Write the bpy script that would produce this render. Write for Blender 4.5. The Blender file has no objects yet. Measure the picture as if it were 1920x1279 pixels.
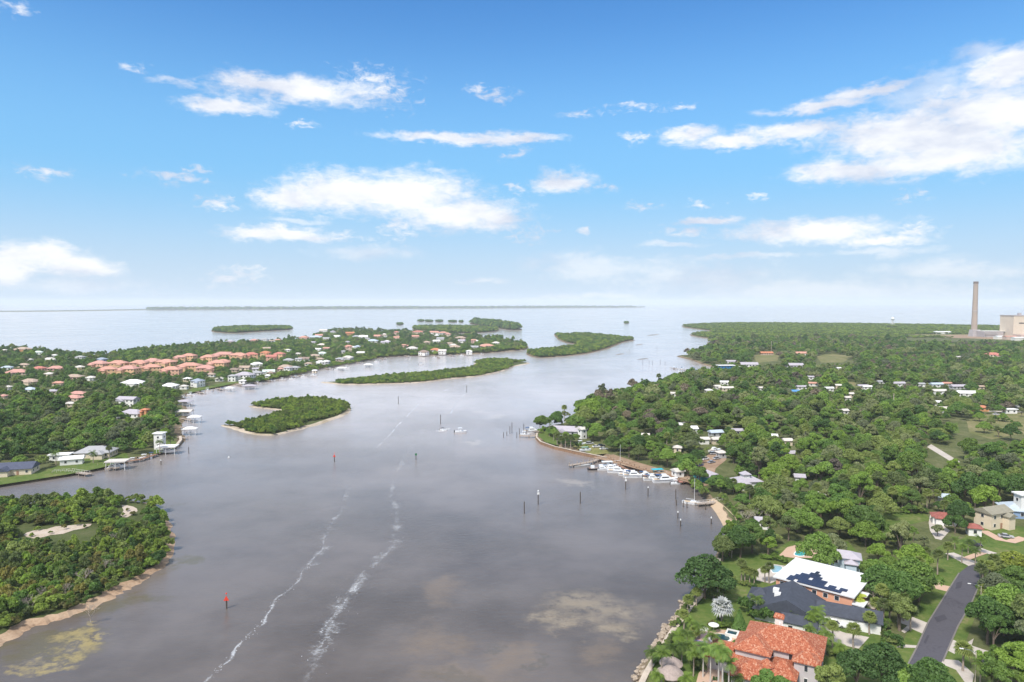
import bpy, math, random
import numpy as np
from math import radians as R, sin, cos, pi
from mathutils import Vector, Matrix
from mathutils.geometry import tessellate_polygon
random.seed(7); rng = np.random.default_rng(7)
scene = bpy.context.scene
col = scene.collection

# ------------------------------------------------------------------ camera
CAMH = 85.0; F = 1280.0; EYE = 567.0
PITCH = math.atan((639.5 - EYE) / F)
cam_d = bpy.data.cameras.new('camera'); cam = bpy.data.objects.new('camera', cam_d); col.objects.link(cam)
cam_d.sensor_width = 36; cam_d.lens = 36 * F / 1920
cam_d.clip_start = 1; cam_d.clip_end = 120000
cam.location = (0, 0, CAMH); cam.rotation_euler = (pi / 2 - PITCH, 0, 0)
scene.camera = cam
scene.view_settings.view_transform = 'Standard'; scene.view_settings.look = 'None'
scene.view_settings.exposure = 0.5; scene.view_settings.gamma = 1
scene.cycles.max_bounces = 5; scene.cycles.diffuse_bounces = 2; scene.cycles.glossy_bounces = 2
scene.cycles.transmission_bounces = 2; scene.cycles.transparent_max_bounces = 12
scene.cycles.use_denoising = True; scene.cycles.volume_bounces = 3
scene.cycles.sample_clamp_indirect = 4

def ray(px, py):
    a = (px - 960) / F; b = (639.5 - py) / F
    return Vector((a, cos(PITCH) + b * sin(PITCH), -sin(PITCH) + b * cos(PITCH)))
def P(px, py, z=0.0):
    d = ray(px, py); t = (z - CAMH) / d.z
    return Vector((d.x * t, d.y * t, z))
def proj(x, y, z):
    dz = z - CAMH
    dep = y * cos(PITCH) - dz * sin(PITCH)
    up = y * sin(PITCH) + dz * cos(PITCH)
    return 960 + F * x / dep, 639.5 - F * up / dep, dep

# ------------------------------------------------------------------ sky and sun
SUN_EL, SUN_AZ = 52, 215          # azimuth measured clockwise from the view direction (+Y)
sd = bpy.data.lights.new('sun', 'SUN'); so = bpy.data.objects.new('sun', sd); col.objects.link(so)
sd.energy = 3.2; sd.angle = R(10); sd.color = (1, .95, .87)
dirv = Vector((sin(R(SUN_AZ)) * cos(R(SUN_EL)), cos(R(SUN_AZ)) * cos(R(SUN_EL)), sin(R(SUN_EL))))
so.rotation_euler = dirv.to_track_quat('Z', 'Y').to_euler(); so.location = (0, -50, 300)

world = bpy.data.worlds.new('World'); scene.world = world; world.use_nodes = True
NT = world.node_tree; NT.nodes.clear()
def nn(nt, t, **kw):
    n = nt.nodes.new(t)
    for k, v in kw.items():
        if hasattr(n, k): setattr(n, k, v)
        else: n.inputs[k].default_value = v
    return n
def math_(nt, op, a, b=None, c=None, clamp=False):
    n = nt.nodes.new('ShaderNodeMath'); n.operation = op; n.use_clamp = clamp
    for i, x in enumerate((a, b, c)):
        if x is None: continue
        if isinstance(x, (int, float)): n.inputs[i].default_value = x
        else: nt.links.new(x, n.inputs[i])
    return n.outputs[0]
def vmath(nt, op, a, b=None, c=None):
    n = nt.nodes.new('ShaderNodeVectorMath'); n.operation = op
    for i, x in enumerate((a, b, c)):
        if x is None: continue
        if isinstance(x, (tuple, list)): n.inputs[i].default_value = x
        else: nt.links.new(x, n.inputs[i])
    return n.outputs['Value'] if op in ('LENGTH', 'DOT_PRODUCT') else n.outputs[0]
def mixc(nt, fac, a, b, mode='MIX'):
    n = nt.nodes.new('ShaderNodeMix'); n.data_type = 'RGBA'; n.blend_type = mode
    for s, x in ((n.inputs[0], fac), (n.inputs[6], a), (n.inputs[7], b)):
        if isinstance(x, (int, float)): s.default_value = x
        elif isinstance(x, (tuple, list)): s.default_value = (*x[:3], 1)
        else: nt.links.new(x, s)
    return n.outputs[2]
def noise(nt, vec, scale, detail=4, rough=.55, dist=0, out='Fac'):
    n = nt.nodes.new('ShaderNodeTexNoise'); n.inputs['Scale'].default_value = scale
    n.inputs['Detail'].default_value = detail; n.inputs['Roughness'].default_value = rough; n.inputs['Distortion'].default_value = dist
    if vec is not None: nt.links.new(vec, n.inputs['Vector'])
    return n.outputs[out]
def smooth(nt, x, a, b, lo=0, hi=1):
    n = nt.nodes.new('ShaderNodeMapRange'); n.interpolation_type = 'SMOOTHSTEP'
    nt.links.new(x, n.inputs[0])
    for i, v in enumerate((a, b, lo, hi)): n.inputs[i + 1].default_value = v
    return n.outputs[0]

sky = nn(NT, 'ShaderNodeTexSky', sky_type='NISHITA', sun_disc=False)
sky.sun_elevation = R(SUN_EL); sky.sun_rotation = R(SUN_AZ)
sky.altitude = 50; sky.air_density = 1.0; sky.dust_density = .6; sky.ozone_density = 2.2
tc = NT.nodes.new('ShaderNodeTexCoord'); D = tc.outputs['Generated']
sep = NT.nodes.new('ShaderNodeSeparateXYZ'); NT.links.new(D, sep.inputs[0])
az = math_(NT, 'ARCTAN2', sep.outputs[0], sep.outputs[1])
el = math_(NT, 'ARCSINE', sep.outputs[2])
cmb = NT.nodes.new('ShaderNodeCombineXYZ'); NT.links.new(az, cmb.inputs[0]); NT.links.new(el, cmb.inputs[1])
stretch = vmath(NT, 'MULTIPLY', D, (1, 1, 2.6))
warp = noise(NT, stretch, 9, 5, .6, 0, 'Color')
warp2 = vmath(NT, 'MULTIPLY_ADD', warp, (.08, .034, 0), (-.04, -.017, 0))
warp3 = vmath(NT, 'MULTIPLY_ADD', noise(NT, stretch, 38, 4, .6, 0, 'Color'), (.034, .016, 0), (-.017, -.008, 0))
Q = vmath(NT, 'ADD', vmath(NT, 'ADD', cmb.outputs[0], warp2), warp3)
fine = noise(NT, stretch, 15, 9, .62)
fine2 = noise(NT, vmath(NT, 'MULTIPLY', D, (1, 1, 1.9)), 62, 6, .62, .6)
big = noise(NT, stretch, 5.5, 5, .55)

def azel(px, py):
    d = ray(px, py).normalized(); return math.atan2(d.x, d.y), math.asin(d.z)
def cloud_field(lst):
    acc = None
    for (px, py, rx, ry) in lst:
        a0, e0 = azel(px, py); a1, _ = azel(px + rx, py); _, e1 = azel(px, py - ry)
        sx = 1 / (a1 - a0) / 1.25; sy = 1 / (e1 - e0) / 1.25
        l = vmath(NT, 'LENGTH', vmath(NT, 'MULTIPLY_ADD', Q, (sx, sy, 0), (-a0 * sx, -e0 * sy, 0)))
        if acc is None: acc = l
        else:
            n = NT.nodes.new('ShaderNodeMath'); n.operation = 'SMOOTH_MIN'
            NT.links.new(acc, n.inputs[0]); NT.links.new(l, n.inputs[1]); n.inputs[2].default_value = .25; acc = n.outputs[0]
    return math_(NT, 'SUBTRACT', 1.0, acc)
SOLID = [(560,170,150,27),(695,165,55,26),(425,197,80,16),(480,158,75,18),
 (850,258,140,12),(980,264,80,11),(965,290,28,7),
 (650,362,140,40),(760,370,130,48),(850,402,130,32),(930,412,60,22),(550,372,60,26),(740,430,30,22),
 (530,441,105,15),(630,445,40,8),
 (1850,215,170,75),(1890,130,90,48),(1690,245,200,40),(1600,318,130,24),(1760,300,180,32),(1760,262,170,60),(1660,262,120,36),(1840,280,120,50),(1490,245,95,18),(1300,255,60,17),(1390,266,80,12),(1560,195,90,14),(1640,170,90,14),
 (1062,341,62,21),(968,350,20,9),
 (1530,432,150,22),(1650,447,90,13),(1330,414,70,9),(1725,428,40,8),(1300,435,40,6),
 (60,478,105,28),(10,505,60,40),(150,500,95,22),
 (440,521,55,15),(1000,438,38,15),(925,178,40,10),(1085,213,32,7),(1190,198,50,6),(325,334,48,11),(1705,367,34,9),(570,232,28,7),(405,382,38,11),(80,320,48,8),
 (1195,385,28,5),(1150,350,16,8),(1305,379,24,5),(1412,371,24,5),(1090,434,16,4),(270,128,20,8),(370,316,18,5),(1200,258,28,6),(1290,190,20,4),(20,10,50,12),(900,170,20,8)]
THIN = [(1650,470,120,10),(1400,480,140,8),(1080,560,200,8),(560,415,60,8),(1760,180,140,60),(1130,500,170,30),(1300,520,200,30),(1790,505,220,24),(690,478,105,16),(160,535,150,24),(1500,545,480,26),(900,527,60,6),(1250,458,80,6),(1820,95,60,28),(330,150,60,8),(1440,205,40,10)]
front = smooth(NT, sep.outputs[1], 0, .3)
BIGC = [c_ for c_ in SOLID if c_[2] >= 60]; SMALLC = [c_ for c_ in SOLID if c_[2] < 60]
s = math_(NT, 'MULTIPLY', cloud_field(BIGC), 2.05)
s = math_(NT, 'ADD', s, math_(NT, 'ADD', math_(NT, 'MULTIPLY_ADD', fine, 1.7, -.87), math_(NT, 'MULTIPLY_ADD', fine2, 1.7, -.88)))
s = smooth(NT, s, -.25, 1.45, 0, .96)
s2 = math_(NT, 'ADD', math_(NT, 'MULTIPLY', cloud_field([(x_, y_, a_ * 1.15, b_ * 1.3) for x_, y_, a_, b_ in SMALLC]), 1.0), math_(NT, 'MULTIPLY_ADD', fine2, 3.6, -1.85))
s2 = smooth(NT, s2, -.05, 1.5, 0, .9)
s = math_(NT, 'MAXIMUM', s, s2)
t = cloud_field(THIN)
t = math_(NT, 'ADD', t, math_(NT, 'ADD', math_(NT, 'MULTIPLY_ADD', fine, 1.3, -.66), math_(NT, 'MULTIPLY_ADD', fine2, .8, -.42)))
t = smooth(NT, t, 0, .9, 0, .5)
a = math_(NT, 'MULTIPLY', math_(NT, 'MAXIMUM', s, t), front)
# a broken cloud deck overhead and behind the drone
deckn = noise(NT, vmath(NT, 'MULTIPLY', D, (1, 1, 1.5)), 3.2, 8, .6)
deck = smooth(NT, deckn, .36, .56)
up = smooth(NT, el, R(27), R(34)); back = smooth(NT, sep.outputs[1], .25, -.05)
a = math_(NT, 'MAXIMUM', a, math_(NT, 'MULTIPLY', deck, math_(NT, 'MAXIMUM', up, back)))
shade = smooth(NT, math_(NT, 'ADD', math_(NT, 'MULTIPLY', big, .65), math_(NT, 'MULTIPLY', fine, .35)), .36, .58)
ccol = mixc(NT, shade, (.49, .53, .63), (.75, .755, .77))
skyc = vmath(NT, 'MULTIPLY', sky.outputs[0], (.091, .116, .137))
hsv = NT.nodes.new('ShaderNodeHueSaturation'); NT.links.new(skyc, hsv.inputs['Color']); hsv.inputs['Saturation'].default_value = 1.13; hsv.inputs['Value'].default_value = 1.0
low2 = smooth(NT, el, R(24), R(7), 0, .85)
skyh = mixc(NT, low2, hsv.outputs[0], (.185, .425, .665))
low = smooth(NT, el, R(11), R(-1), 0, .95)
skyh = mixc(NT, low, skyh, (.465, .555, .655))
bgc = mixc(NT, a, skyh, ccol)
bg = NT.nodes.new('ShaderNodeBackground'); NT.links.new(bgc, bg.inputs[0]); bg.inputs[1].default_value = 1
wo = NT.nodes.new('ShaderNodeOutputWorld'); NT.links.new(bg.outputs[0], wo.inputs[0])
world.cycles.sampling_method = 'MANUAL'; world.cycles.sample_map_resolution = 512

# ------------------------------------------------------------------ helpers
def setp(o, label=None, cat=None, group=None, kind=None):
    for k, v in (('label', label), ('category', cat), ('group', group), ('kind', kind)):
        if v: o[k] = v
    return o
def empty(name, loc, rz=0, label=None, cat=None, group=None):
    o = bpy.data.objects.new(name, None); col.objects.link(o); o.location = loc; o.rotation_euler = (0, 0, rz)
    o.empty_display_size = .5
    return setp(o, label, cat, group)
def put(name, me, parent=None, loc=(0, 0, 0), rz=0, sc=(1, 1, 1)):
    o = bpy.data.objects.new(name, me); col.objects.link(o); o.parent = parent
    o.location = loc; o.rotation_euler = (0, 0, rz); o.scale = sc
    return o
class MB:
    def __init__(s): s.v = []; s.f = []; s.mi = []
    def add(s, vs, fs, mi=0):
        n = len(s.v); s.v += [tuple(x) for x in vs]
        for f in fs: s.f.append(tuple(i + n for i in f)); s.mi.append(mi)
        return s
    def box(s, cx, cy, z0, sx, sy, sz, rot=0, mi=0, taper=1.0):
        vs = []
        for z, k in ((z0, 1), (z0 + sz, taper)):
            for x, y in ((-1, -1), (1, -1), (1, 1), (-1, 1)):
                X, Y = x * sx / 2 * k, y * sy / 2 * k
                vs.append((cx + X * cos(rot) - Y * sin(rot), cy + X * sin(rot) + Y * cos(rot), z))
        return s.add(vs, [(3, 2, 1, 0), (4, 5, 6, 7), (0, 1, 5, 4), (1, 2, 6, 5), (2, 3, 7, 6), (3, 0, 4, 7)], mi)
    def prism(s, poly, z0, z1, mi=0):
        n = len(poly); vs = [(p[0], p[1], z0) for p in poly] + [(p[0], p[1], z1) for p in poly]
        tr = tessellate_polygon([[Vector((p[0], p[1], 0)) for p in poly]])
        fs = [(i, (i + 1) % n, n + (i + 1) % n, n + i) for i in range(n)]
        fs += [(a + n, b + n, c + n) for a, b, c in tr] + [(c, b, a) for a, b, c in tr]
        return s.add(vs, fs, mi)
    def tube(s, pts, rad, n=6, mi=0, cap=True):
        pts = [Vector(p) for p in pts]
        if isinstance(rad, (int, float)): rad = [rad] * len(pts)
        vs = []; fs = []
        for i, p in enumerate(pts):
            d = (pts[min(i + 1, len(pts) - 1)] - pts[max(i - 1, 0)]).normalized()
            a = d.orthogonal().normalized(); b = d.cross(a)
            for k in range(n):
                t = 2 * pi * k / n; vs.append(p + (a * cos(t) + b * sin(t)) * rad[i])
        for i in range(len(pts) - 1):
            for k in range(n): fs.append((i * n + k, i * n + (k + 1) % n, (i + 1) * n + (k + 1) % n, (i + 1) * n + k))
        if cap: fs.append(tuple(range((len(pts) - 1) * n, len(pts) * n))); fs.append(tuple(reversed(range(n))))
        return s.add(vs, fs, mi)
    def lathe(s, prof, cx=0, cy=0, n=12, mi=0, sx=1, sy=1):
        vs = []; fs = []
        for r, z in prof:
            for k in range(n): t = 2 * pi * k / n; vs.append((cx + r * cos(t) * sx, cy + r * sin(t) * sy, z))
        for i in range(len(prof) - 1):
            for k in range(n): fs.append((i * n + k, i * n + (k + 1) % n, (i + 1) * n + (k + 1) % n, (i + 1) * n + k))
        fs.append(tuple(range((len(prof) - 1) * n, len(prof) * n))); fs.append(tuple(reversed(range(n))))
        return s.add(vs, fs, mi)
    def mesh(s, name, mats):
        me = bpy.data.meshes.new(name); me.from_pydata(s.v, [], s.f)
        for m in (mats if isinstance(mats, (list, tuple)) else [mats]): me.materials.append(m)
        if any(s.mi): me.polygons.foreach_set('material_index', s.mi)
        me.update(); return me
    def build(s, name, mats, parent=None, loc=(0, 0, 0), rz=0):
        return put(name, s.mesh(name, mats), parent, loc, rz)

# ------------------------------------------------------------------ materials
_mats = {}
def mat(name, c, rough=.7, var=.12, scale=.6, metal=0, bump=0, bscale=3, spec=.4):
    if name in _mats: return _mats[name]
    m = bpy.data.materials.new(name); m.use_nodes = True; nt = m.node_tree
    b = nt.nodes['Principled BSDF']; b.inputs['Roughness'].default_value = rough; b.inputs['Metallic'].default_value = metal
    b.inputs['Specular IOR Level'].default_value = spec
    t = nt.nodes.new('ShaderNodeTexCoord'); v = t.outputs['Object']
    k = noise(nt, v, scale, 5, .65)
    k2 = noise(nt, v, scale * 7, 3, .6)
    f = math_(nt, 'ADD', math_(nt, 'MULTIPLY', k, .7), math_(nt, 'MULTIPLY', k2, .3))
    f = smooth(nt, f, .3, .7)
    colr = mixc(nt, f, tuple(x * (1 - var) for x in c), tuple(min(1, x * (1 + var)) for x in c))
    nt.links.new(colr, b.inputs['Base Color'])
    if bump:
        bm = nt.nodes.new('ShaderNodeBump'); bm.inputs['Strength'].default_value = bump; bm.inputs['Distance'].default_value = .1
        nt.links.new(noise(nt, v, bscale, 4, .6), bm.inputs['Height']); nt.links.new(bm.outputs[0], b.inputs['Normal'])
    _mats[name] = m; return m
def ground_mat(name, cols, scale=.08, fine=.9, bump=.3):
    m = bpy.data.materials.new(name); m.use_nodes = True; nt = m.node_tree
    b = nt.nodes['Principled BSDF']; b.inputs['Roughness'].default_value = .95; b.inputs['Specular IOR Level'].default_value = .1
    v = nt.nodes.new('ShaderNodeTexCoord').outputs['Object']
    n1 = noise(nt, v, scale, 6, .65, .4); n2 = noise(nt, v, fine, 5, .7)
    f = math_(nt, 'ADD', math_(nt, 'MULTIPLY', n1, .6), math_(nt, 'MULTIPLY', n2, .4))
    cr = nt.nodes.new('ShaderNodeValToRGB'); nt.links.new(f, cr.inputs[0])
    e = cr.color_ramp.elements
    n = len(cols)
    for i, c in enumerate(cols):
        p = .32 + .36 * i / max(1, n - 1)
        el_ = e[i] if i < 2 else e.new(p)
        el_.position = p; el_.color = (*c, 1)
    nt.links.new(cr.outputs[0], b.inputs['Base Color'])
    bm = nt.nodes.new('ShaderNodeBump'); bm.inputs['Strength'].default_value = bump; bm.inputs['Distance'].default_value = .3
    nt.links.new(n2, bm.inputs['Height']); nt.links.new(bm.outputs[0], b.inputs['Normal'])
    return m
M_wood_floor = ground_mat('woods_ground', [(.06, .065, .03), (.09, .105, .04), (.13, .14, .06), (.22, .19, .12)])
M_mang_floor = ground_mat('mangrove_ground', [(.05, .06, .025), (.08, .10, .035), (.12, .12, .06)])
M_sand = ground_mat('sand', [(.10, .08, .05), (.34, .23, .15), (.44, .32, .22), (.24, .16, .10)], .10, 1.1, .5)
M_beach = ground_mat('beach_sand', [(.40, .29, .19), (.50, .38, .26), (.44, .33, .22)], .12, 1.5)
M_rim = ground_mat('shore', [(.06, .06, .03), (.13, .10, .065), (.26, .20, .13), (.07, .07, .035)], .06, .8)
M_sandw = ground_mat('pale_sand', [(.08, .09, .04), (.34, .28, .2), (.52, .44, .35), (.42, .34, .25)], .05, .8)
M_sandp = ground_mat('sand_patch', [(.42, .36, .30), (.52, .44, .38), (.46, .38, .30), (.2, .2, .1)], .2, 1.4)
M_lawn = ground_mat('lawn', [(.05, .09, .018), (.085, .135, .03), (.13, .165, .045), (.24, .20, .11)], .13, .7)
M_drylawn = ground_mat('dry_lawn', [(.10, .13, .03), (.17, .18, .06), (.24, .22, .09), (.30, .24, .14)], .06, .5)
M_field = ground_mat('field', [(.16, .17, .06), (.26, .24, .10), (.36, .29, .16), (.42, .34, .24)], .02, .2)
M_asphalt = ground_mat('asphalt', [(.065, .062, .075), (.10, .096, .112), (.08, .077, .09)], .1, 1.3, .1)
M_concrete = ground_mat('concrete', [(.42, .37, .33), (.5, .45, .4), (.56, .5, .44)], .2, 1.2, .1)
M_paver = ground_mat('pavers', [(.45, .30, .22), (.55, .38, .28), (.48, .36, .3)], .3, 2, .2)
M_rough = ground_mat('rough_grass', [(.09, .11, .035), (.15, .16, .06), (.21, .19, .09), (.30, .24, .15)], .05, .4)
M_dirt = ground_mat('dirt', [(.22, .14, .09), (.32, .22, .15), (.42, .33, .25)], .12, 1)
M_glass = mat('window_glass', (.03, .035, .045), .12, .2, spec=.8)
M_white = mat('white_paint', (.78, .78, .76), .5, .06)
M_trim = mat('trim', (.72, .7, .66), .6, .06)
M_dockwood = mat('dock_wood', (.34, .28, .23), .85, .25, 1.5)
M_brownwood = mat('brown_wood', (.26, .15, .10), .85, .3, 1.2)
M_pile = mat('piling_wood', (.09, .07, .055), .9, .35, 1)
M_hull = mat('gelcoat_white', (.78, .79, .8), .25, .05, spec=.6)
M_bluehull = mat('gelcoat_navy', (.03, .035, .06), .25, .1)
M_dark = mat('dark_rubber', (.015, .015, .017), .7, .1)
M_chrome = mat('steel', (.45, .46, .47), .35, .1, metal=.8)
M_trunk = mat('bark', (.17, .13, .10), .95, .3, 2)
M_palmtrunk = mat('palm_bark', (.33, .27, .22), .95, .25, 3)
M_bare = mat('pale_bark', (.36, .31, .26), .95, .2, 2)
M_rock = mat('rock', (.38, .31, .24), .95, .35, .8, bump=.5)
M_seawall = mat('seawall_concrete', (.52, .44, .36), .9, .2, .5)
M_rust = mat('seawall_timber', (.25, .15, .09), .9, .3, .7)
M_pool = mat('pool_water', (.05, .36, .38), .05, .15, .4, spec=.6)
M_red = mat('marker_red', (.75, .06, .03), .5, .08)
M_green = mat('marker_green', (.02, .16, .06), .5, .08)
M_tile_blue = mat('blue_tarp', (.04, .45, .55), .5, .12)

def leaf_mat(name, c, var=.30, trans=.30):
    m = bpy.data.materials.new(name); m.use_nodes = True; nt = m.node_tree
    b = nt.nodes['Principled BSDF']; b.inputs['Roughness'].default_value = .55; b.inputs['Specular IOR Level'].default_value = .25
    oi = nt.nodes.new('ShaderNodeObjectInfo'); v = nt.nodes.new('ShaderNodeTexCoord').outputs['Object']
    n1 = noise(nt, v, .55, 3, .6); n2 = noise(nt, v, 2.3, 2, .6)
    f = math_(nt, 'ADD', math_(nt, 'MULTIPLY', n1, 1.0), math_(nt, 'MULTIPLY', n2, .5))
    f = math_(nt, 'ADD', f, math_(nt, 'MULTIPLY_ADD', oi.outputs['Random'], .8, -.4))
    f = smooth(nt, f, .3, 1.2)
    dk = (c[0] * (1 - var), c[1] * (1 - var), c[2] * (1 - .7 * var))
    br = (c[0] * (1 + var * 1.4), c[1] * (1 + var * 1.1), c[2] * (1 + var * .5))
    cc = mixc(nt, f, dk, br)
    nt.links.new(cc, b.inputs['Base Color'])
    tr = nt.nodes.new('ShaderNodeBsdfTranslucent'); nt.links.new(mixc(nt, 1, cc, (1.5, 1.6, .8), 'MULTIPLY'), tr.inputs[0])
    mx = nt.nodes.new('ShaderNodeMixShader'); mx.inputs[0].default_value = trans
    nt.links.new(b.outputs[0], mx.inputs[1]); nt.links.new(tr.outputs[0], mx.inputs[2])
    nt.links.new(mx.outputs[0], nt.nodes['Material Output'].inputs[0])
    return m
LEAF = {
 'mid green': leaf_mat('leaf_mid', (0.165, 0.269, 0.065)),
 'dark green': leaf_mat('leaf_dark', (0.110, 0.203, 0.056)),
 'bright green': leaf_mat('leaf_bright', (0.177, 0.277, 0.057)),
 'olive green': leaf_mat('leaf_olive', (0.189, 0.247, 0.086)),
 'grey green': leaf_mat('leaf_grey', (0.222, 0.262, 0.138)),
 'pale brown': leaf_mat('leaf_brown', (0.190, 0.166, 0.129), .25, .1),
 'silver': leaf_mat('leaf_silver', (0.418, 0.440, 0.441), .2, .1),
 'yellow green': leaf_mat('leaf_yellow', (0.321, 0.384, 0.066), .3),
 'palm green': leaf_mat('leaf_palm', (0.119, 0.188, 0.039), .35),
 'fan green': leaf_mat('leaf_fan', (0.166, 0.213, 0.067), .35),
 'mangrove': leaf_mat('leaf_mangrove', (0.208, 0.291, 0.068), .35),
 'tawny': leaf_mat('leaf_tawny', (0.218, 0.215, 0.073), .3),
}
LEAF['rust'] = leaf_mat('leaf_rust', (0.264, 0.100, 0.042), .25)
# ------------------------------------------------------------------ water
def ell(px, py, rx, ry):
    c = P(px, py); x = P(px + rx, py); y0 = P(px, py - ry); y1 = P(px, py + ry)
    return c.x, (y0.y + y1.y) / 2, abs(x.x - c.x), abs(y0.y - y1.y) / 2
def make_water():
    m = bpy.data.materials.new('water'); m.use_nodes = True; nt = m.node_tree
    b = nt.nodes['Principled BSDF']
    v = nt.nodes.new('ShaderNodeTexCoord').outputs['Object']
    wob = noise(nt, v, .035, 6, .68, 0, 'Color')
    V = vmath(nt, 'ADD', v, vmath(nt, 'MULTIPLY_ADD', wob, (46, 60, 0), (-23, -30, 0)))
    def patch(lst, soft=.9):
        acc = None
        for e in lst:
            cx, cy, rx, ry = ell(*e)
            l = vmath(nt, 'LENGTH', vmath(nt, 'MULTIPLY_ADD', V, (1 / rx, 1 / ry, 0), (-cx / rx, -cy / ry, 0)))
            acc = l if acc is None else math_(nt, 'MINIMUM', acc, l)
        return smooth(nt, acc, 1.15, 1.15 - soft)
    base = mixc(nt, smooth(nt, noise(nt, v, .012, 5, .6), .35, .65), (.090, .074, .062), (.165, .140, .124))
    rip = noise(nt, vmath(nt, 'MULTIPLY', v, (1, 2.2, 1)), .35, 5, .75)
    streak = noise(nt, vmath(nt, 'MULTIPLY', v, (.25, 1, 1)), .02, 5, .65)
    holes = smooth(nt, noise(nt, v, .22, 5, .7), .30, .55)
    sand = math_(nt, 'MULTIPLY', patch([(1105, 1150, 90, 46), (1160, 1195, 50, 28), (1050, 1180, 55, 24)], 1.15), holes)
    base = mixc(nt, math_(nt, 'MULTIPLY', sand, .68), base, (.33, .265, .175))
    pale = patch([(1085, 905, 45, 10), (884, 832, 13, 11), (918, 781, 26, 4), (905, 772, 16, 3), (1050, 750, 62, 4), (935, 750, 20, 1.5), (980, 733, 24, 1.6), (560, 640, 60, 2), (1130, 690, 50, 2)], .9)
    base = mixc(nt, math_(nt, 'MULTIPLY', pale, .45), base, (.42, .36, .28))
    red = patch([(930, 1235, 70, 40), (800, 1200, 60, 40), (860, 1270, 120, 30), (840, 1110, 60, 30), (1170, 1260, 60, 40)], 1.1)
    base = mixc(nt, math_(nt, 'MULTIPLY', red, .5), base, (.215, .160, .108))
    dk = patch([(900, 1205, 26, 10), (850, 1275, 60, 18), (985, 1248, 22, 8)], .9)
    base = mixc(nt, math_(nt, 'MULTIPLY', dk, .45), base, (.10, .09, .07))
    oliv = patch([(60, 1215, 130, 24), (220, 1140, 70, 22), (335, 1050, 22, 26), (230, 960, 60, 12), (280, 950, 40, 10), (600, 800, 60, 6), (500, 815, 60, 4)], .9)
    base = mixc(nt, math_(nt, 'MULTIPLY', oliv, .7), base, (.115, .095, .04))
    yel = math_(nt, 'MULTIPLY', patch([(60, 1245, 60, 14), (110, 1215, 50, 14), (20, 1268, 40, 16), (150, 1190, 28, 8)], .9), holes)
    base = mixc(nt, math_(nt, 'MULTIPLY', yel, .75), base, (.36, .28, .10))
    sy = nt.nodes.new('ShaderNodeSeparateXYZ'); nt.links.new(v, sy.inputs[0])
    bay = math_(nt, 'MULTIPLY', smooth(nt, sy.outputs[1], 500, 2200), smooth(nt, streak, .2, .6, .6, 1))  # mask for painted sheen: far water paled as if reflecting bright sky
    base = mixc(nt, math_(nt, 'MULTIPLY', smooth(nt, sy.outputs[1], 180, 680), smooth(nt, noise(nt, vmath(nt, 'MULTIPLY', v, (1, .5, 1)), .009, 5, .6), .25, .7, .55, 1)), base, (.60, .545, .54))  # silvery sky reflection painted into the mid-river base colour, growing with distance
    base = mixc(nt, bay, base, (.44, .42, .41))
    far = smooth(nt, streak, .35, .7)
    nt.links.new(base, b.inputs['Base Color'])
    b.inputs['IOR'].default_value = 1.36; b.inputs['Specular Tint'].default_value = (1, .93, .925, 1)
    ro = math_(nt, 'MULTIPLY_ADD', far, .10, .07)
    nt.links.new(ro, b.inputs['Roughness'])
    bm = nt.nodes.new('ShaderNodeBump'); bm.inputs['Strength'].default_value = .8; bm.inputs['Distance'].default_value = .24
    w1 = noise(nt, vmath(nt, 'MULTIPLY', v, (.7, 1.3, 1)), .55, 5, .62, .3)
    w2 = noise(nt, vmath(nt, 'MULTIPLY', v, (.6, 1.2, 1)), .06, 3, .5)
    w3 = noise(nt, vmath(nt, 'MULTIPLY', v, (.7, 1.3, 1)), 2.4, 3, .6)
    w1 = math_(nt, 'ADD', w1, math_(nt, 'MULTIPLY', w3, .42))
    h = math_(nt, 'ADD', math_(nt, 'MULTIPLY', w1, 1.0), math_(nt, 'MULTIPLY', w2, .8))
    calm = smooth(nt, noise(nt, vmath(nt, 'MULTIPLY', v, (.6, 1, 1)), .01, 4, .6), .3, .7, .5, 1.0)
    nt.links.new(math_(nt, 'MULTIPLY', h, calm), bm.inputs['Height']); nt.links.new(bm.outputs[0], b.inputs['Normal'])
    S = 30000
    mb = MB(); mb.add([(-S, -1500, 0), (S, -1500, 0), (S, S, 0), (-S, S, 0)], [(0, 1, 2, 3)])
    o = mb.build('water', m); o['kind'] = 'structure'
make_water()

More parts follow.
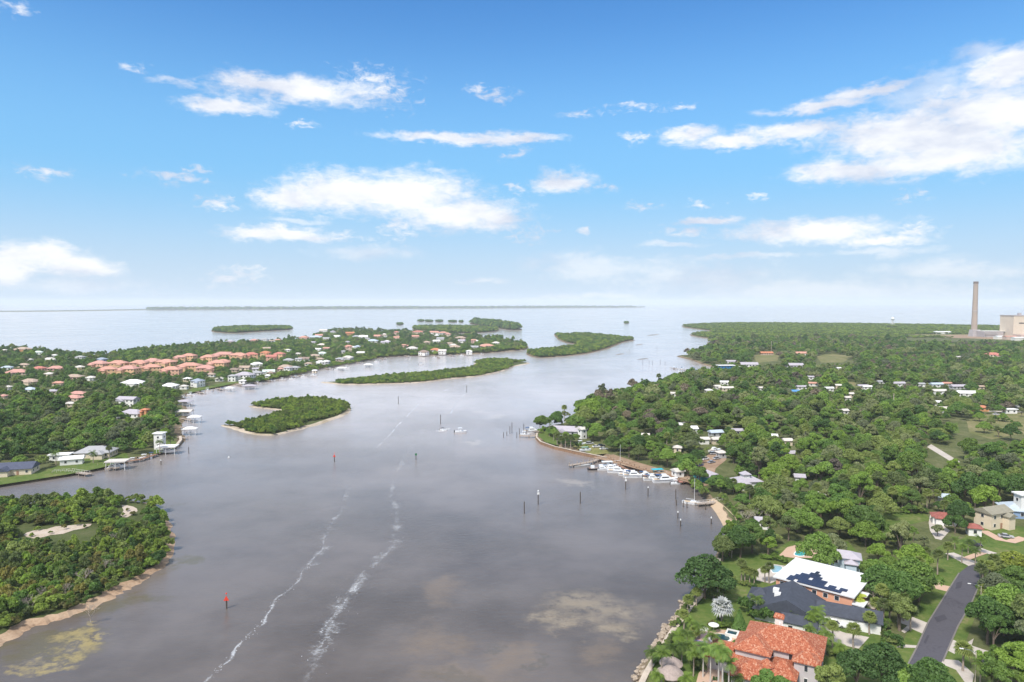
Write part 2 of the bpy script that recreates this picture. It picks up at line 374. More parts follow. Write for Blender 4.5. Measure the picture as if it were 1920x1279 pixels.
# ------------------------------------------------------------------ land
def spline(pts, k=5):
    out = []; n = len(pts)
    for i in range(n):
        p0, p1, p2, p3 = (Vector(pts[(i + j - 1) % n]) for j in range(4))
        for t in range(k):
            u = t / k
            out.append(.5 * ((2 * p1) + (p2 - p0) * u + (2 * p0 - 5 * p1 + 4 * p2 - p3) * u * u + (3 * p1 - p0 - 3 * p2 + p3) * u ** 3))
    return out
def pip(x, y, poly):
    px = np.array([p[0] for p in poly]); py = np.array([p[1] for p in poly])
    inside = np.zeros(np.shape(x), bool); j = len(px) - 1
    for i in range(len(px)):
        c = ((py[i] > y) != (py[j] > y)) & (x < (px[j] - px[i]) * (y - py[i]) / (py[j] - py[i] + 1e-12) + px[i])
        inside ^= c; j = i
    return inside
LANDS = {}
def land(name, pxs, h=1.2, w=4.0, top=M_wood_floor, rim=M_rim, k=4, jit=.25, wide=None):
    pts = [P(*p).to_2d() for p in pxs]
    sp = spline(pts, k)
    area = sum(sp[i].x * sp[(i + 1) % len(sp)].y - sp[(i + 1) % len(sp)].x * sp[i].y for i in range(len(sp)))
    if area < 0: sp.reverse()
    rr = random.Random(len(pxs))
    n = len(sp); out = []; inn = []
    for i in range(n):
        d = (sp[(i + 1) % n] - sp[i - 1]); d.normalize(); nr = Vector((-d.y, d.x))
        ww = w * (.5 + .8 * abs(sin(i * .17 + 1.6 * sin(i * .061)))) * (wide(*proj(sp[i].x, sp[i].y, 0)[:2]) if wide else 1)
        j = rr.uniform(-jit, jit) * ww * .6
        out.append(sp[i] + nr * (j - .6 * w)); inn.append(sp[i] + nr * (j + ww))
    mb = MB()
    vs = [(*p, -.35) for p in out] + [(*p, h * .55) for p in [o.lerp(i_, .6) for o, i_ in zip(out, inn)]] + [(*p, h) for p in inn]
    fs = []
    for r in range(2):
        fs += [(r * n + i, r * n + (i + 1) % n, (r + 1) * n + (i + 1) % n, (r + 1) * n + i) for i in range(n)]
    mb.add(vs, fs, 0)
    tr = tessellate_polygon([[Vector((*p, 0)) for p in inn]])
    vv = [(*p, h) for p in inn]; ff = []
    for a, b_, c in tr:
        A, B, C = Vector(vv[a]), Vector(vv[b_]), Vector(vv[c])
        ff.append((a, b_, c) if (B - A).cross(C - A).z > 0 else (a, c, b_))
    mb.add(vv, ff, 1)
    o = mb.build(name, [rim, top]); o['kind'] = 'structure'
    LANDS[name] = dict(poly=[tuple(p) for p in inn], edge=[tuple(a.lerp(b, .78)) for a, b in zip(out, inn)], h=h)
    return o
LAY = [0]
def sheet(name, pxs, z, m, k=0, kind='structure'):
    LAY[0] += 1; z += .004 * (LAY[0] % 12)        # no two sheets share a plane
    pts = [P(*p, z).to_2d() for p in pxs]
    if k: pts = spline(pts, k)
    mb = MB(); vv = [(*p, z) for p in pts]; ff = []
    for a, b_, c in tessellate_polygon([[Vector((*p, 0)) for p in pts]]):
        A, B, C = Vector(vv[a]), Vector(vv[b_]), Vector(vv[c])
        ff.append((a, b_, c) if (B - A).cross(C - A).z > 0 else (a, c, b_))
    mb.add(vv, ff); o = mb.build(name, m)
    if kind: o['kind'] = kind
    return o, [tuple(p) for p in pts]

MAIN = [(1188,1340),(1193,1305),(1202,1268),(1218,1225),(1240,1195),(1262,1165),(1290,1128),(1312,1105),(1330,1075),(1345,1040),(1358,1010),(1372,992),(1358,970),(1347,955),(1335,944),(1322,932),(1308,915),(1300,905),(1262,893),(1205,880),(1160,866),(1120,853),(1080,846),(1040,837),(1015,829),(1005,820),(1010,809),(1030,801),(1060,795),(1085,785),(1092,771),(1110,757),(1150,744),(1200,733),(1235,725),(1275,714),(1312,704),(1338,697),(1346,690),(1322,685),(1295,675),(1268,668),(1300,665),(1325,657),(1342,649),(1325,643),(1336,637),(1292,628),(1336,622),(1277,612),(1335,607.5),(1420,606.5),(1600,608),(1800,611),(2000,614),(2700,618),(3400,700),(3600,1310),(2200,1350),(1400,1350)]
land('mainland_ground', MAIN, 1.5, 1.8, jit=.5, wide=lambda px, py: 1 if py > 720 else 2.2)
LEFT = [(-500,985),(-100,925),(0,912),(60,904),(130,893),(190,881),(240,867),(290,855),(322,845),(340,833),(346,822),(338,812),(340,795),(352,776),(345,757),(350,740),(400,729),(440,722),(500,713),(560,701),(600,691),(640,684),(690,674),(740,669),(800,667),(850,665.5),(900,663),(950,659),(985,655),(988,648),(960,641),(920,635),(860,629),(800,625),(740,623),(690,620.5),(640,620),(600,624),(585,633),(520,641),(470,643.5),(420,646),(380,649),(330,653),(280,657),(230,664),(180,671),(140,666),(60,660),(0,656),(-500,656)]
land('left_bank_ground', LEFT, 1.3, 3.0)
land('near_island_ground', [(-500,1262),(-60,1222),(0,1206),(60,1177),(120,1158),(180,1138),(230,1108),(275,1083),(308,1055),(322,1022),(316,988),(300,962),(285,950),(262,943),(225,941),(150,942),(60,946),(-60,950),(-500,985)], .9, 3.0, M_mang_floor, M_sand, k=7, jit=.6, wide=lambda px, py: (1.0 if px < 250 else .75) if py > 985 else .4)
land('middle_island_ground', [(415,798),(440,806),(470,813),(510,816),(560,806),(600,796),(640,781),(656,768),(650,759),(620,753),(600,751),(540,751),(500,757),(465,762),(500,766),(528,770),(528,778),(495,786),(460,796),(440,797)], .7, 3.2, M_mang_floor, M_sandw, jit=.5, wide=lambda px, py: 1.1 if (px < 450 and py > 790) or (px > 540 and py > 760) or (px < 478 and py < 764) else .3)
land('long_island_ground', [(602,717),(650,721),(720,720),(790,717),(850,710),(900,705),(940,696),(965,687),(995,681),(962,677),(935,675),(905,677),(890,682),(895,687),(870,693),(800,701),(740,705),(690,710),(650,715)], .7, 4, M_mang_floor, M_sandw, jit=.5, wide=lambda px, py: 1.1 if px > 955 or px < 630 or (780 < px < 880 and py > 705) else .4)
land('point_island_ground', [(988,664),(1010,671),(1060,668),(1100,663),(1142,653),(1172,641),(1190,638),(1165,634),(1130,630),(1090,627),(1062,629),(1040,627),(1052,640),(1085,648),(1040,656),(1000,660)], .7, 6, M_mang_floor, M_rim)
land('flat_island_ground', [(775,618),(820,622),(870,625),(925,622),(932,618),(890,615),(830,614),(785,615)], .7, 8, M_mang_floor, M_rim)
land('tall_island_ground', [(882,607),(910,612),(945,618),(975,619),(972,615),(945,609),(915,606),(890,605)], .7, 10, M_mang_floor, M_rim)
land('bay_island_ground', [(400,622),(440,625),(500,621),(545,618),(540,615),(490,615),(430,616),(402,619)], .7, 10, M_mang_floor, M_rim)
for i, (x0, x1, y) in enumerate([(783, 796, 602.3), (797, 813, 603), (816, 832, 603), (840, 858, 603.6), (860, 870, 603.8), (743, 757, 608.5), (1170, 1180, 606)]):
    land('mangrove_islet_ground', [(x0, y), ((x0 + x1) / 2, y + 1.2), (x1, y), ((x0 + x1) / 2, y - .8)], .6, 4, M_mang_floor, M_rim)
    LANDS['islet%d' % i] = LANDS['mangrove_islet_ground']
land('barrier_island_ground', [(-200, 586), (100, 584.4), (300, 581.5), (600, 579.8), (900, 578.4), (1100, 577.2), (1215, 576.5), (1100, 576.0), (900, 576.9), (600, 578), (300, 579.4), (100, 582.4), (-200, 584)], 1.5, 20, M_mang_floor, M_sandw)
# ------------------------------------------------------------------ plants
def quads_mesh(name, C, N, S, m, asp=1.5):
    """leaf clumps: centres C, normals N, sizes S -> one mesh of small quads"""
    n = len(C); N = N / (np.linalg.norm(N, axis=1, keepdims=True) + 1e-9)
    r = rng.normal(size=(n, 3)); U = np.cross(N, r); U /= (np.linalg.norm(U, axis=1, keepdims=True) + 1e-9); V = np.cross(N, U)
    U = U * (S * .5 * asp)[:, None]; V = V * (S * .5)[:, None]
    bend = N * (S * .16)[:, None]
    vs = np.stack([C - U - bend, C - V * .9 + bend, C + U - bend, C + V * .9 + bend], 1).reshape(-1, 3)
    me = bpy.data.meshes.new(name); me.vertices.add(4 * n); me.vertices.foreach_set('co', vs.ravel())
    me.loops.add(4 * n); me.loops.foreach_set('vertex_index', np.arange(4 * n, dtype=np.int32))
    me.polygons.add(n); me.polygons.foreach_set('loop_start', np.arange(0, 4 * n, 4, dtype=np.int32))
    try: me.polygons.foreach_set('loop_total', np.full(n, 4, np.int32))
    except Exception: pass
    me.materials.append(m); me.update(calc_edges=True); me.validate(); return me
def crown_data(seed, Rr, base, hgt, nl, nq, leaf, flat=.75):
    g = np.random.default_rng(seed)
    th = g.uniform(0, 2 * pi, nl); u = g.uniform(0, 1, nl) ** .5
    lc = np.stack([np.cos(th) * u * Rr * .72, np.sin(th) * u * Rr * .72, base + (hgt - base) * (.25 + .55 * (1 - u ** 2) * g.uniform(.5, 1.1, nl) + .12 * g.random(nl))], 1)
    lr = Rr * g.uniform(.17, .42, nl) * (1 - .25 * u)
    k = g.integers(0, nl, nq * 3)
    d = g.normal(size=(nq * 3, 3)); d /= np.linalg.norm(d, axis=1, keepdims=True)
    d[:, 2] = np.where(d[:, 2] < -.35, -d[:, 2], d[:, 2])
    rad = lr[k] * (1 - .32 * g.random(nq * 3) ** 2)
    C = lc[k] + d * rad[:, None] * np.array([1, 1, flat])
    dist = np.linalg.norm((C[:, None] - lc[None]) / np.array([1, 1, flat]), axis=2) / lr[None]
    dist[np.arange(len(C)), k] = 9
    ok = np.where(dist.min(1) > .72)[0][:nq]
    C = C[ok]; Nn = d[ok] * .75 + g.normal(size=(len(ok), 3)) * .55 + np.array([0, 0, .25])
    # a few straggling sprays beyond the lobes
    S = leaf * g.uniform(.6, 1.35, len(ok))
    return C, Nn, S, lc, lr
def crown_mesh(seed, Rr, base, hgt, nl, nq, leaf, m, flat=.75):
    C, N, S, lc, lr = crown_data(seed, Rr, base, hgt, nl, nq, leaf, flat)
    return quads_mesh('crown', C, N, S, m), lc
def trunk_mesh(lc, base, r0, m, seed=0):
    rr = random.Random(seed); mb = MB()
    fk = base * .75
    mb.tube([(0, 0, -.6), (rr.uniform(-.2, .2), rr.uniform(-.2, .2), fk * .5), (0, 0, fk)], [r0 * 1.3, r0, r0 * .85], 7)
    for c in lc[:7]:
        c = Vector(c); mid = Vector((c.x * .45, c.y * .45, fk + (c.z - fk) * .6))
        mb.tube([(0, 0, fk * .9), mid, c], [r0 * .6, r0 * .4, r0 * .12], 5)
    return mb.mesh('trunk', m)
COLS = ['mid green', 'dark green', 'bright green', 'olive green', 'grey green', 'pale brown']
CROWN = {}; TRUNK = []
shapes = []
for i in range(6):
    Rr, base, h, nl = [(5.2, 2.6, 9.5, 17), (5.6, 2.2, 7.2, 16), (3.9, 3.6, 12.2, 14), (6.6, 2.6, 9.0, 22), (3.6, 2.4, 8.6, 10), (5.0, 5.6, 11.4, 13)][i]
    me, lc = crown_mesh(100 + i, Rr, base, h, int(nl * 1.6), 5200, .43, LEAF['mid green'])
    TRUNK.append(trunk_mesh(lc, base + 1.2, .26, M_trunk, i))
    for c in COLS:
        m2 = me if c == 'mid green' else me.copy()
        if c != 'mid green': m2.materials[0] = LEAF[c]
        CROWN[(i, c)] = m2
# coarser crowns for the far woods
FARP = []
for i in range(5):
    Rr, base, h, nl = [(5.2, 1.2, 8.8, 13), (4.8, 1.0, 8.0, 11), (4.3, 1.4, 10.2, 12), (5.6, 1.0, 8.4, 15), (3.6, 1.2, 10.2, 9)][i]
    me, _ = crown_mesh(200 + i, Rr, base, h, int(nl * 1.6), 1500, .72, LEAF['mid green'])
    for c in ('mid green', 'dark green', 'bright green', 'olive green', 'grey green', 'pale brown'):
        m2 = me.copy(); m2.materials[0] = LEAF[c]; FARP.append(m2)
FARP_C = {c: [k for k in range(len(FARP)) if k % 6 == j] for j, c in enumerate(COLS)}
# mangrove / scrub domes
SHR = {}
for i in range(4):
    Rr, h, nl = [(2.4, 3.0, 9), (2.0, 2.6, 8), (2.7, 3.4, 11), (2.2, 3.9, 9)][i]
    me, _ = crown_mesh(300 + i, Rr, .2, h, nl, 900, .42, LEAF['mangrove'], .85)
    for c in ('mangrove', 'tawny', 'dark green', 'bright green', 'olive green', 'mid green'):
        m2 = me if c == 'mangrove' else me.copy()
        m2.materials[0] = LEAF[c]; SHR[(i, c)] = m2
SHP = []; SHC = ('mangrove', 'dark green', 'olive green', 'mid green')
for i in range(4):
    me, _ = crown_mesh(320 + i, 2.5, .1, 3.0, 8, 300, .72, LEAF['mangrove'], .85)
    for c in SHC:
        m2 = me.copy(); m2.materials[0] = LEAF[c]; SHP.append(m2)
# palms
def frond(mb, az, up, ln, droop, leaf=.55, n=11, mi=0, z0=0):
    d = Vector((cos(az), sin(az), 0)); pts = []
    for i in range(n + 1):
        t = i / n; a = up - droop * t * t
        pts.append((pts[-1] + (d * cos(a) + Vector((0, 0, sin(a)))) * (ln / n)) if pts else Vector((0, 0, z0)))
    sd_ = Vector((-sin(az), cos(az), 0))
    for i in range(1, n + 1):
        p = pts[i]; fw = (pts[i] - pts[i - 1]).normalized(); w = leaf * (1.15 - abs(i / n - .4) * 1.1) * 1.7
        for s_ in (-1, 1):
            tip = p + (sd_ * s_ * .85 + fw * .55 + Vector((0, 0, -.35))) * w
            q = fw * (ln / n) * .40
            mb.add([p - q, p + q, tip + q * .3, tip - q * .3], [(0, 1, 2, 3)], mi)
    return mb
def feather_palm(h, seed, nf=17, ln=2.9, col_='palm green', tr=M_palmtrunk, r=.17, shaft=True):
    rr = random.Random(seed); mb = MB()
    for i in range(nf):
        frond(mb, i * 2.399 + rr.uniform(-.2, .2), rr.choice((1.15, .8, .5, .2, -.1)) + rr.uniform(-.1, .1), ln * rr.uniform(.8, 1.1), rr.uniform(1.2, 1.9), .62, z0=h)
    hd = mb.mesh('fronds', LEAF[col_])
    t = MB(); lean = rr.uniform(-.3, .3)
    t.tube([(0, 0, -.4), (lean * .3, 0, h * .4), (0, 0, h)], [r * 1.35, r, r * .8], 8)
    tm = t.mesh('trunk', tr)
    sh = None
    if shaft:
        s_ = MB(); s_.tube([(0, 0, h - 1.1), (0, 0, h - .2), (0, 0, h + .25)], [r * .9, r * 1.0, r * .4], 8); sh = s_.mesh('crownshaft', LEAF['palm green'])
    return hd, tm, sh
def fan_palm(h, seed, nf=34, rad=1.45, col_='fan green', tr=M_palmtrunk, dead=True):
    rr = random.Random(seed); mb = MB()
    for i in range(nf):
        z = 1 - 1.55 * (i + .5) / nf; a = i * 2.399; s_ = math.sqrt(max(0, 1 - z * z))
        d = Vector((cos(a) * s_, sin(a) * s_, z)).normalized()
        c = Vector((0, 0, h)) + d * rad * .55; u = d.cross(Vector((0, 0, 1))); u = u.normalized() if u.length > .01 else Vector((1, 0, 0)); w = u.cross(d).normalized()
        L = rad * rr.uniform(.7, .95)
        for k in range(9):
            t = -1.9 + 3.8 * (k + .5) / 9
            e = (d * cos(t) + u * sin(t)).normalized(); nrm = e.cross(w).normalized() * .13
            tip = c + e * L * (1 - .12 * abs(t)) + Vector((0, 0, -.28 * L))
            mid = c + e * L * .55
            mb.add([c, mid - nrm * L, tip, mid + nrm * L], [(0, 1, 2, 3)])
    hd = mb.mesh('fronds', LEAF[col_])
    t = MB(); t.tube([(0, 0, -.4), (rr.uniform(-.15, .15), rr.uniform(-.15, .15), h * .5), (0, 0, h)], [.24, .18, .19], 8)
    sk = None
    if dead:
        s_ = MB()
        for i in range(10):
            a = i * .63; s_.add([(cos(a) * .15, sin(a) * .15, h - .1), (cos(a + .3) * .5, sin(a + .3) * .5, h - .5), (cos(a + .1) * .35, sin(a + .1) * .35, h - 1.4)], [(0, 1, 2)])
        sk = s_.mesh('dead_frond_skirt', LEAF['pale brown'])
    return hd, t.mesh('trunk', tr), sk
FEATHER = [feather_palm(h, 40 + i) for i, h in enumerate((6.5, 8.5, 5.0))]
ROYAL = [feather_palm(h, 50 + i, 18, 3.1, 'mid green', mat('royal_trunk', (.5, .46, .42), .9, .12), .2) for i, h in enumerate((9.0, 10.5))]
FAN = [fan_palm(h, 60 + i) for i, h in enumerate((4.6, 6.2, 7.6))]
SILVER = fan_palm(5.2, 70, 30, 2.3, 'silver', M_palmtrunk, False)
TINY = [feather_palm(2.3, 80, 13, 2.0, 'palm green', M_palmtrunk, .12, False), feather_palm(3.4, 81, 13, 2.1, 'yellow green', M_palmtrunk, .12, False)]
def palm(kind, px, py, base, sc=1.0, i=0, g=1.5, cat='palm', group=None, name='palm_tree', xy=None):
    src = {'feather': FEATHER, 'royal': ROYAL, 'fan': FAN, 'silver': [SILVER], 'tiny': TINY}[kind]; src = src[i % len(src)]
    c = Vector((*xy, g)) if xy else P(px, py, g)
    o = empty(name, c, random.uniform(0, 6.28)); o.scale = (sc, sc, sc)
    for n_, me in zip(('fronds', 'trunk', 'crownshaft' if kind in ('feather', 'royal', 'tiny') else 'dead_frond_skirt'), src):
        if me: put(n_, me, o)
    h = {'feather': (6.5, 8.5, 5.0), 'royal': (9, 10.5), 'fan': (4.6, 6.2, 7.6), 'silver': (5.2,), 'tiny': (2.3, 3.4)}[kind]
    item(o, base, cat, group or 'palms in the right-hand gardens', c, h[i % len(h)] * sc)
    return o
# leafless trees
def branches(mb, p, d, ln, r, depth, rr):
    q = p + d * ln; mid = p + d * ln * .5 + Vector((rr.uniform(-.1, .1), rr.uniform(-.1, .1), 0)) * ln
    mb.tube([p, mid, q], [r, r * .85, r * .65], 5 if depth > 1 else 4, 0, depth == 0)
    if depth == 0: return
    for _ in range(rr.choice((2, 3, 3))):
        nd = (d + Vector((rr.uniform(-.9, .9), rr.uniform(-.9, .9), rr.uniform(-.25, .5)))).normalized()
        branches(mb, q, nd, ln * rr.uniform(.62, .85), r * .62, depth - 1, rr)
BARE = []
for i in range(3):
    mb = MB(); branches(mb, Vector((0, 0, -.3)), Vector((.05, 0, 1)), 2.4, .24, 5, random.Random(90 + i)); BARE.append(mb.mesh('branches', M_bare))
def bare_tree(px, py, base, sc=1, g=1.5, i=0, group='leafless pale trees'):
    c = P(px, py, g); o = put('bare_tree', BARE[i % 3], None, c, random.uniform(0, 6), (sc, sc, sc)); item(o, base, 'bare tree', group, c, 4); return o
def tree(c, i, colr, sc, base=None, group='broadleaf trees', parts=True, cat='tree'):
    o = empty('broadleaf_tree', c, random.uniform(0, 6.28)); z = random.uniform(.85, 1.15) * sc; o.scale = (sc, sc, z)
    put('crown', CROWN[(i, colr)], o); put('trunk', TRUNK[i], o)
    size = 'tall' if sc > 1.13 else ('low' if sc < .85 else 'mid-sized')
    item(o, base or f'{size} {colr} tree', cat, group, c, 7 * sc); return o
def bush(c, i, colr, sc, base, group, cat='shrub', name='shrub', parent=None):
    o = put(name, SHR[(i, colr)], None, c, random.uniform(0, 6.28), (sc, sc * random.uniform(.8, 1.2), sc * random.uniform(.75, 1.35)))
    item(o, base, cat, group, c, 1.5 * sc); return o
def scatter(name, label, cat, pts, rot, scl, pick, protos):
    cl = bpy.data.collections.new('kinds_of_' + name)
    for k, me in enumerate(protos):
        po = bpy.data.objects.new('plant_kind_%03d' % k, me); cl.objects.link(po)
    me = bpy.data.meshes.new(name); n = len(pts); me.vertices.add(n); me.vertices.foreach_set('co', np.asarray(pts, float).ravel())
    for nm, ty, arr, key in (('rot', 'FLOAT_VECTOR', np.stack([np.zeros(n), np.zeros(n), rot], 1), 'vector'), ('scl', 'FLOAT_VECTOR', np.asarray(scl), 'vector'), ('pick', 'INT', np.asarray(pick, np.int32), 'value')):
        at = me.attributes.new(nm, ty, 'POINT'); at.data.foreach_set(key, np.ascontiguousarray(arr).ravel())
    o = put(name, me); setp(o, label, cat, None, 'stuff')
    ng = bpy.data.node_groups.new(name, 'GeometryNodeTree')
    ng.interface.new_socket('Geometry', in_out='INPUT', socket_type='NodeSocketGeometry'); ng.interface.new_socket('Geometry', in_out='OUTPUT', socket_type='NodeSocketGeometry')
    gi = ng.nodes.new('NodeGroupInput'); go = ng.nodes.new('NodeGroupOutput')
    ci = ng.nodes.new('GeometryNodeCollectionInfo'); ci.inputs['Collection'].default_value = cl; ci.inputs['Separate Children'].default_value = True; ci.inputs['Reset Children'].default_value = True
    ip = ng.nodes.new('GeometryNodeInstanceOnPoints'); ip.inputs['Pick Instance'].default_value = True
    def na(nm, ty):
        a_ = ng.nodes.new('GeometryNodeInputNamedAttribute'); a_.data_type = ty; a_.inputs['Name'].default_value = nm
        return [s_ for s_ in a_.outputs if s_.enabled and s_.name == 'Attribute'][0]
    L = ng.links.new
    L(gi.outputs[0], ip.inputs['Points']); L(ci.outputs[0], ip.inputs['Instance']); L(na('pick', 'INT'), ip.inputs['Instance Index'])
    e2r = ng.nodes.new('FunctionNodeEulerToRotation'); L(na('rot', 'FLOAT_VECTOR'), e2r.inputs[0]); L(e2r.outputs[0], ip.inputs['Rotation'])
    L(na('scl', 'FLOAT_VECTOR'), ip.inputs['Scale']); L(ip.outputs[0], go.inputs[0])
    md = o.modifiers.new('scatter', 'NODES'); md.node_group = ng
    return o
# ------------------------------------------------------------------ buildings
ROOFM = {
 'pink': ((.54,.29,.24),.2), 'salmon': ((.56,.29,.22),.18), 'red': ((.50,.19,.15),.2), 'terracotta': ((.50,.20,.11),.25),
 'tan': ((.42,.32,.25),.15), 'brown': ((.28,.21,.17),.15), 'grey': ((.36,.36,.37),.12), 'lavender': ((.42,.39,.43),.1),
 'white': ((.78,.77,.76),.05), 'mint': ((.60,.70,.64),.08), 'blue-grey': ((.30,.34,.41),.1), 'navy': ((.075,.085,.13),.15),
 'slate': ((.055,.062,.082),.2), 'pale': ((.60,.56,.51),.1), 'olive': ((.27,.25,.19),.15), 'maroon': ((.30,.10,.08),.2), 'blue': ((.10,.28,.52),.1), 'pale blue': ((.45,.52,.6),.08)}
WALLM = {'peach': (.68,.43,.25), 'cream': (.68,.58,.44), 'white': (.76,.75,.72), 'tan': (.52,.42,.33), 'pink': (.62,.42,.36), 'grey': (.45,.45,.46),
 'blue': (.25,.36,.55), 'pale blue': (.48,.58,.66), 'orange': (.62,.30,.14), 'teal': (.05,.30,.31), 'salmon': (.67,.40,.28), 'yellow': (.7,.6,.36), 'deep blue': (.03,.17,.38)}
def roofm(k):
    c, v = ROOFM[k]; return mat('roof_' + k.replace(' ', '_').replace('-', '_'), c, .8, v, .9, bump=.15)
def wallm(k): return mat('wall_' + k.replace(' ', '_'), WALLM[k], .85, .06, .4)
_mb = MB(); _mb.box(0, 0, -.5, 1, .12, 1); _winmesh = _mb.mesh('window', M_trim)
_mb = MB(); _mb.box(0, -.03, -.42, .82, .12, .84); _panemesh = _mb.mesh('pane', M_glass)
_mb = MB(); _mb.box(0, 0, -.5, 1, .10, 1); _winonly = _mb.mesh('window', M_glass)
_mb = MB(); _mb.box(0, 0, 0, 1, .12, 2.1); _doormesh = _mb.mesh('door', mat('door_paint', (.35, .2, .13), .5))
_mb = MB(); _mb.box(.34, -.09, 1, .08, .08, .16); _hmesh = _mb.mesh('handle', M_chrome)
def window(root, x, y, z, rz, w=1.2, h=1.3, near=False):
    o = put('window', _winmesh if near else _winonly, root, (x, y, z), rz, (w, 1, h))
    if near: put('pane', _panemesh, o)
    return o
def door(root, x, y, z, rz, s=1):
    o = put('door', _doormesh, root, (x, y, z), rz, (s, 1, 1)); put('handle', _hmesh, o); return o
def roof_mb(L, W, z, rh, kind, oh=.5, th=.22):
    l, w = L / 2 + oh, W / 2 + oh; mb = MB()
    ze = z - rh * oh / (W / 2) * .6
    if kind == 'flat':
        mb.box(0, 0, z, 2 * l, 2 * w, th + .25); return mb
    r = l if kind == 'gable' else max(l - w * (1.0 if kind == 'hip' else .5), .15)
    b = [(-l, -w, ze), (l, -w, ze), (l, w, ze), (-l, w, ze)]; t = [(x, y, ze + th) for x, y, _ in b]
    rd = [(-r, 0, z + rh + th), (r, 0, z + rh + th)]
    mb.add(b + t + rd, [(3, 2, 1, 0), (0, 1, 5, 4), (1, 2, 6, 5), (2, 3, 7, 6), (3, 0, 4, 7), (4, 5, 9, 8), (6, 7, 8, 9), (5, 6, 9), (7, 4, 8)])
    return mb
def block(root, lx, ly, L, W, z0, h, kind, rh, wk, rk, oh=.5, rot=0, win=0, near=False, storeys=1, sides=(0, 1, 2, 3), wsz=(1.2, 1.3)):
    """one wing of a house in the root's own coordinates: walls, roof, windows on the sides that can be seen"""
    mb = MB(); mb.box(0, 0, z0, L, W, h)
    if kind == 'gable':
        mb.add([(-L/2, -W/2, z0+h), (-L/2, W/2, z0+h), (-L/2, 0, z0+h+rh), (L/2, -W/2, z0+h), (L/2, W/2, z0+h), (L/2, 0, z0+h+rh)], [(0, 2, 1), (3, 4, 5), (0, 3, 5, 2), (1, 2, 5, 4)])
    wm = wallm(wk) if isinstance(wk, str) else wk; rm = roofm(rk) if isinstance(rk, str) else rk
    w = mb.build('wall', wm, root, (lx, ly, 0), rot)
    r = roof_mb(L, W, z0 + h, rh, kind, oh).build('roof', rm, root, (lx, ly, 0), rot)
    if win:
        base = root.location; a0 = root.rotation_euler.z
        for s in sides:
            a = rot + s * pi / 2; nx, ny = sin(a), -cos(a)            # outward normal of side s
            wa = a + a0; wn = Vector((sin(wa), -cos(wa)))
            if wn.dot(Vector((-base.x, -base.y))) < 0: continue
            ln = L if s % 2 == 0 else W; dp = (W if s % 2 == 0 else L) / 2 + .03
            k = max(1, int(ln / win))
            for st in range(storeys):
                for i in range(k):
                    t = (i + .5) / k * ln - ln / 2
                    if near and st == 0 and i == k // 2 and s == 0 and k > 2:
                        door(root, lx + nx * dp + cos(a) * t, ly + ny * dp + sin(a) * t, z0 + .05, a); continue
                    window(root, lx + nx * dp + cos(a) * t, ly + ny * dp + sin(a) * t, z0 + h / storeys * (st + .56), a, wsz[0], wsz[1], near)
    return w, r
KEEP = []      # picture areas the photo shows clear of nearer trees: (x0, y0, x1, y1, depth)
FOOT = []      # footprints: (x, y, radius)
ITEMS = []     # things waiting for a label: (obj, base phrase, category, group, px, py)
LM = []        # landmarks: (phrase, px, py)
def item(o, base, cat, group, pos, h=2):
    px, py, d = proj(pos[0], pos[1], pos[2] + h); ITEMS.append([o, base, cat, group, px, py]); return o
def house(px, py, wpx, rot=0, st=1, kind='hip', rk='pink', wk='peach', asp=.62, g=1.3, base=None, group='houses on the left bank', cat='house', win=3.4, name=None, keep=.66, extra=True, chim=False, seedk=0):
    if cat == 'townhouse': st = 3
    """px,py is the middle of the roof in the photo, wpx its width there"""
    h = 3.0 * st if cat != 'townhouse' else 7.2; zc = g + h + 1.0
    c = P(px, py, zc); d = proj(*c)[2]; k = F / d
    rr = random.Random(int(px * 7 + py * 13))
    rot = R(rot)
    if cat == 'townhouse': keep = 1.0
    wm = wpx / k; L = wm / (abs(cos(rot)) + asp * abs(sin(rot))); L = min(L, 34); W = max(L * asp, 4.0)
    if W > L: L = W
    rh = min(W * .24, 3.2)
    o = empty(name or ('townhouse' if cat == 'townhouse' else 'house'), (c.x, c.y, 0), rot)
    near = d < 420
    block(o, 0, 0, L, W, g, h, kind, rh, wk, rk, .6, 0, (win if d < 1500 else (5 if d < 2600 else 0)) * (1.5 if cat == 'townhouse' else 1), near, min(st, 2), wsz=(1.2, 1.3) if d < 700 or cat == 'townhouse' else (1.5, 1.4))
    if extra and d < 1300 and kind != 'flat':
        L2 = L * rr.uniform(.4, .5); W2 = W * rr.uniform(.5, .6)
        block(o, rr.choice((-1, 1)) * L * .22, -W * .5 - W2 * .18, W2, L2 * .7, g, h * (.82 if st > 1 else .96), kind, rh * .6, wk, rk, .5, pi / 2, 0)
    if chim:
        mb = MB(); mb.box(L * .2, 0, g + h, .9, .9, rh + 1.2); mb.box(L * .2, 0, g + h + rh + 1.2, 1.15, 1.15, .2); mb.build('chimney', wallm(wk), o)
    FOOT.append((c.x, c.y, max(L, W) * .5 + 1.0))
    hpx = max(4, (1.8 + h * .45) * k * .8)
    KEEP.append((px - wpx * .5 * keep, py - hpx * .7, px + wpx * .5 * keep, py + hpx * (1.15 if cat == 'townhouse' else .8 if d < 900 else .45), d - 3))
    if base is None: base = ('two-storey ' if st > 1 else '') + f'{wk}-walled {cat} with {rk} roof'
    ITEMS.append([o, base, cat, group, px, py]); return o

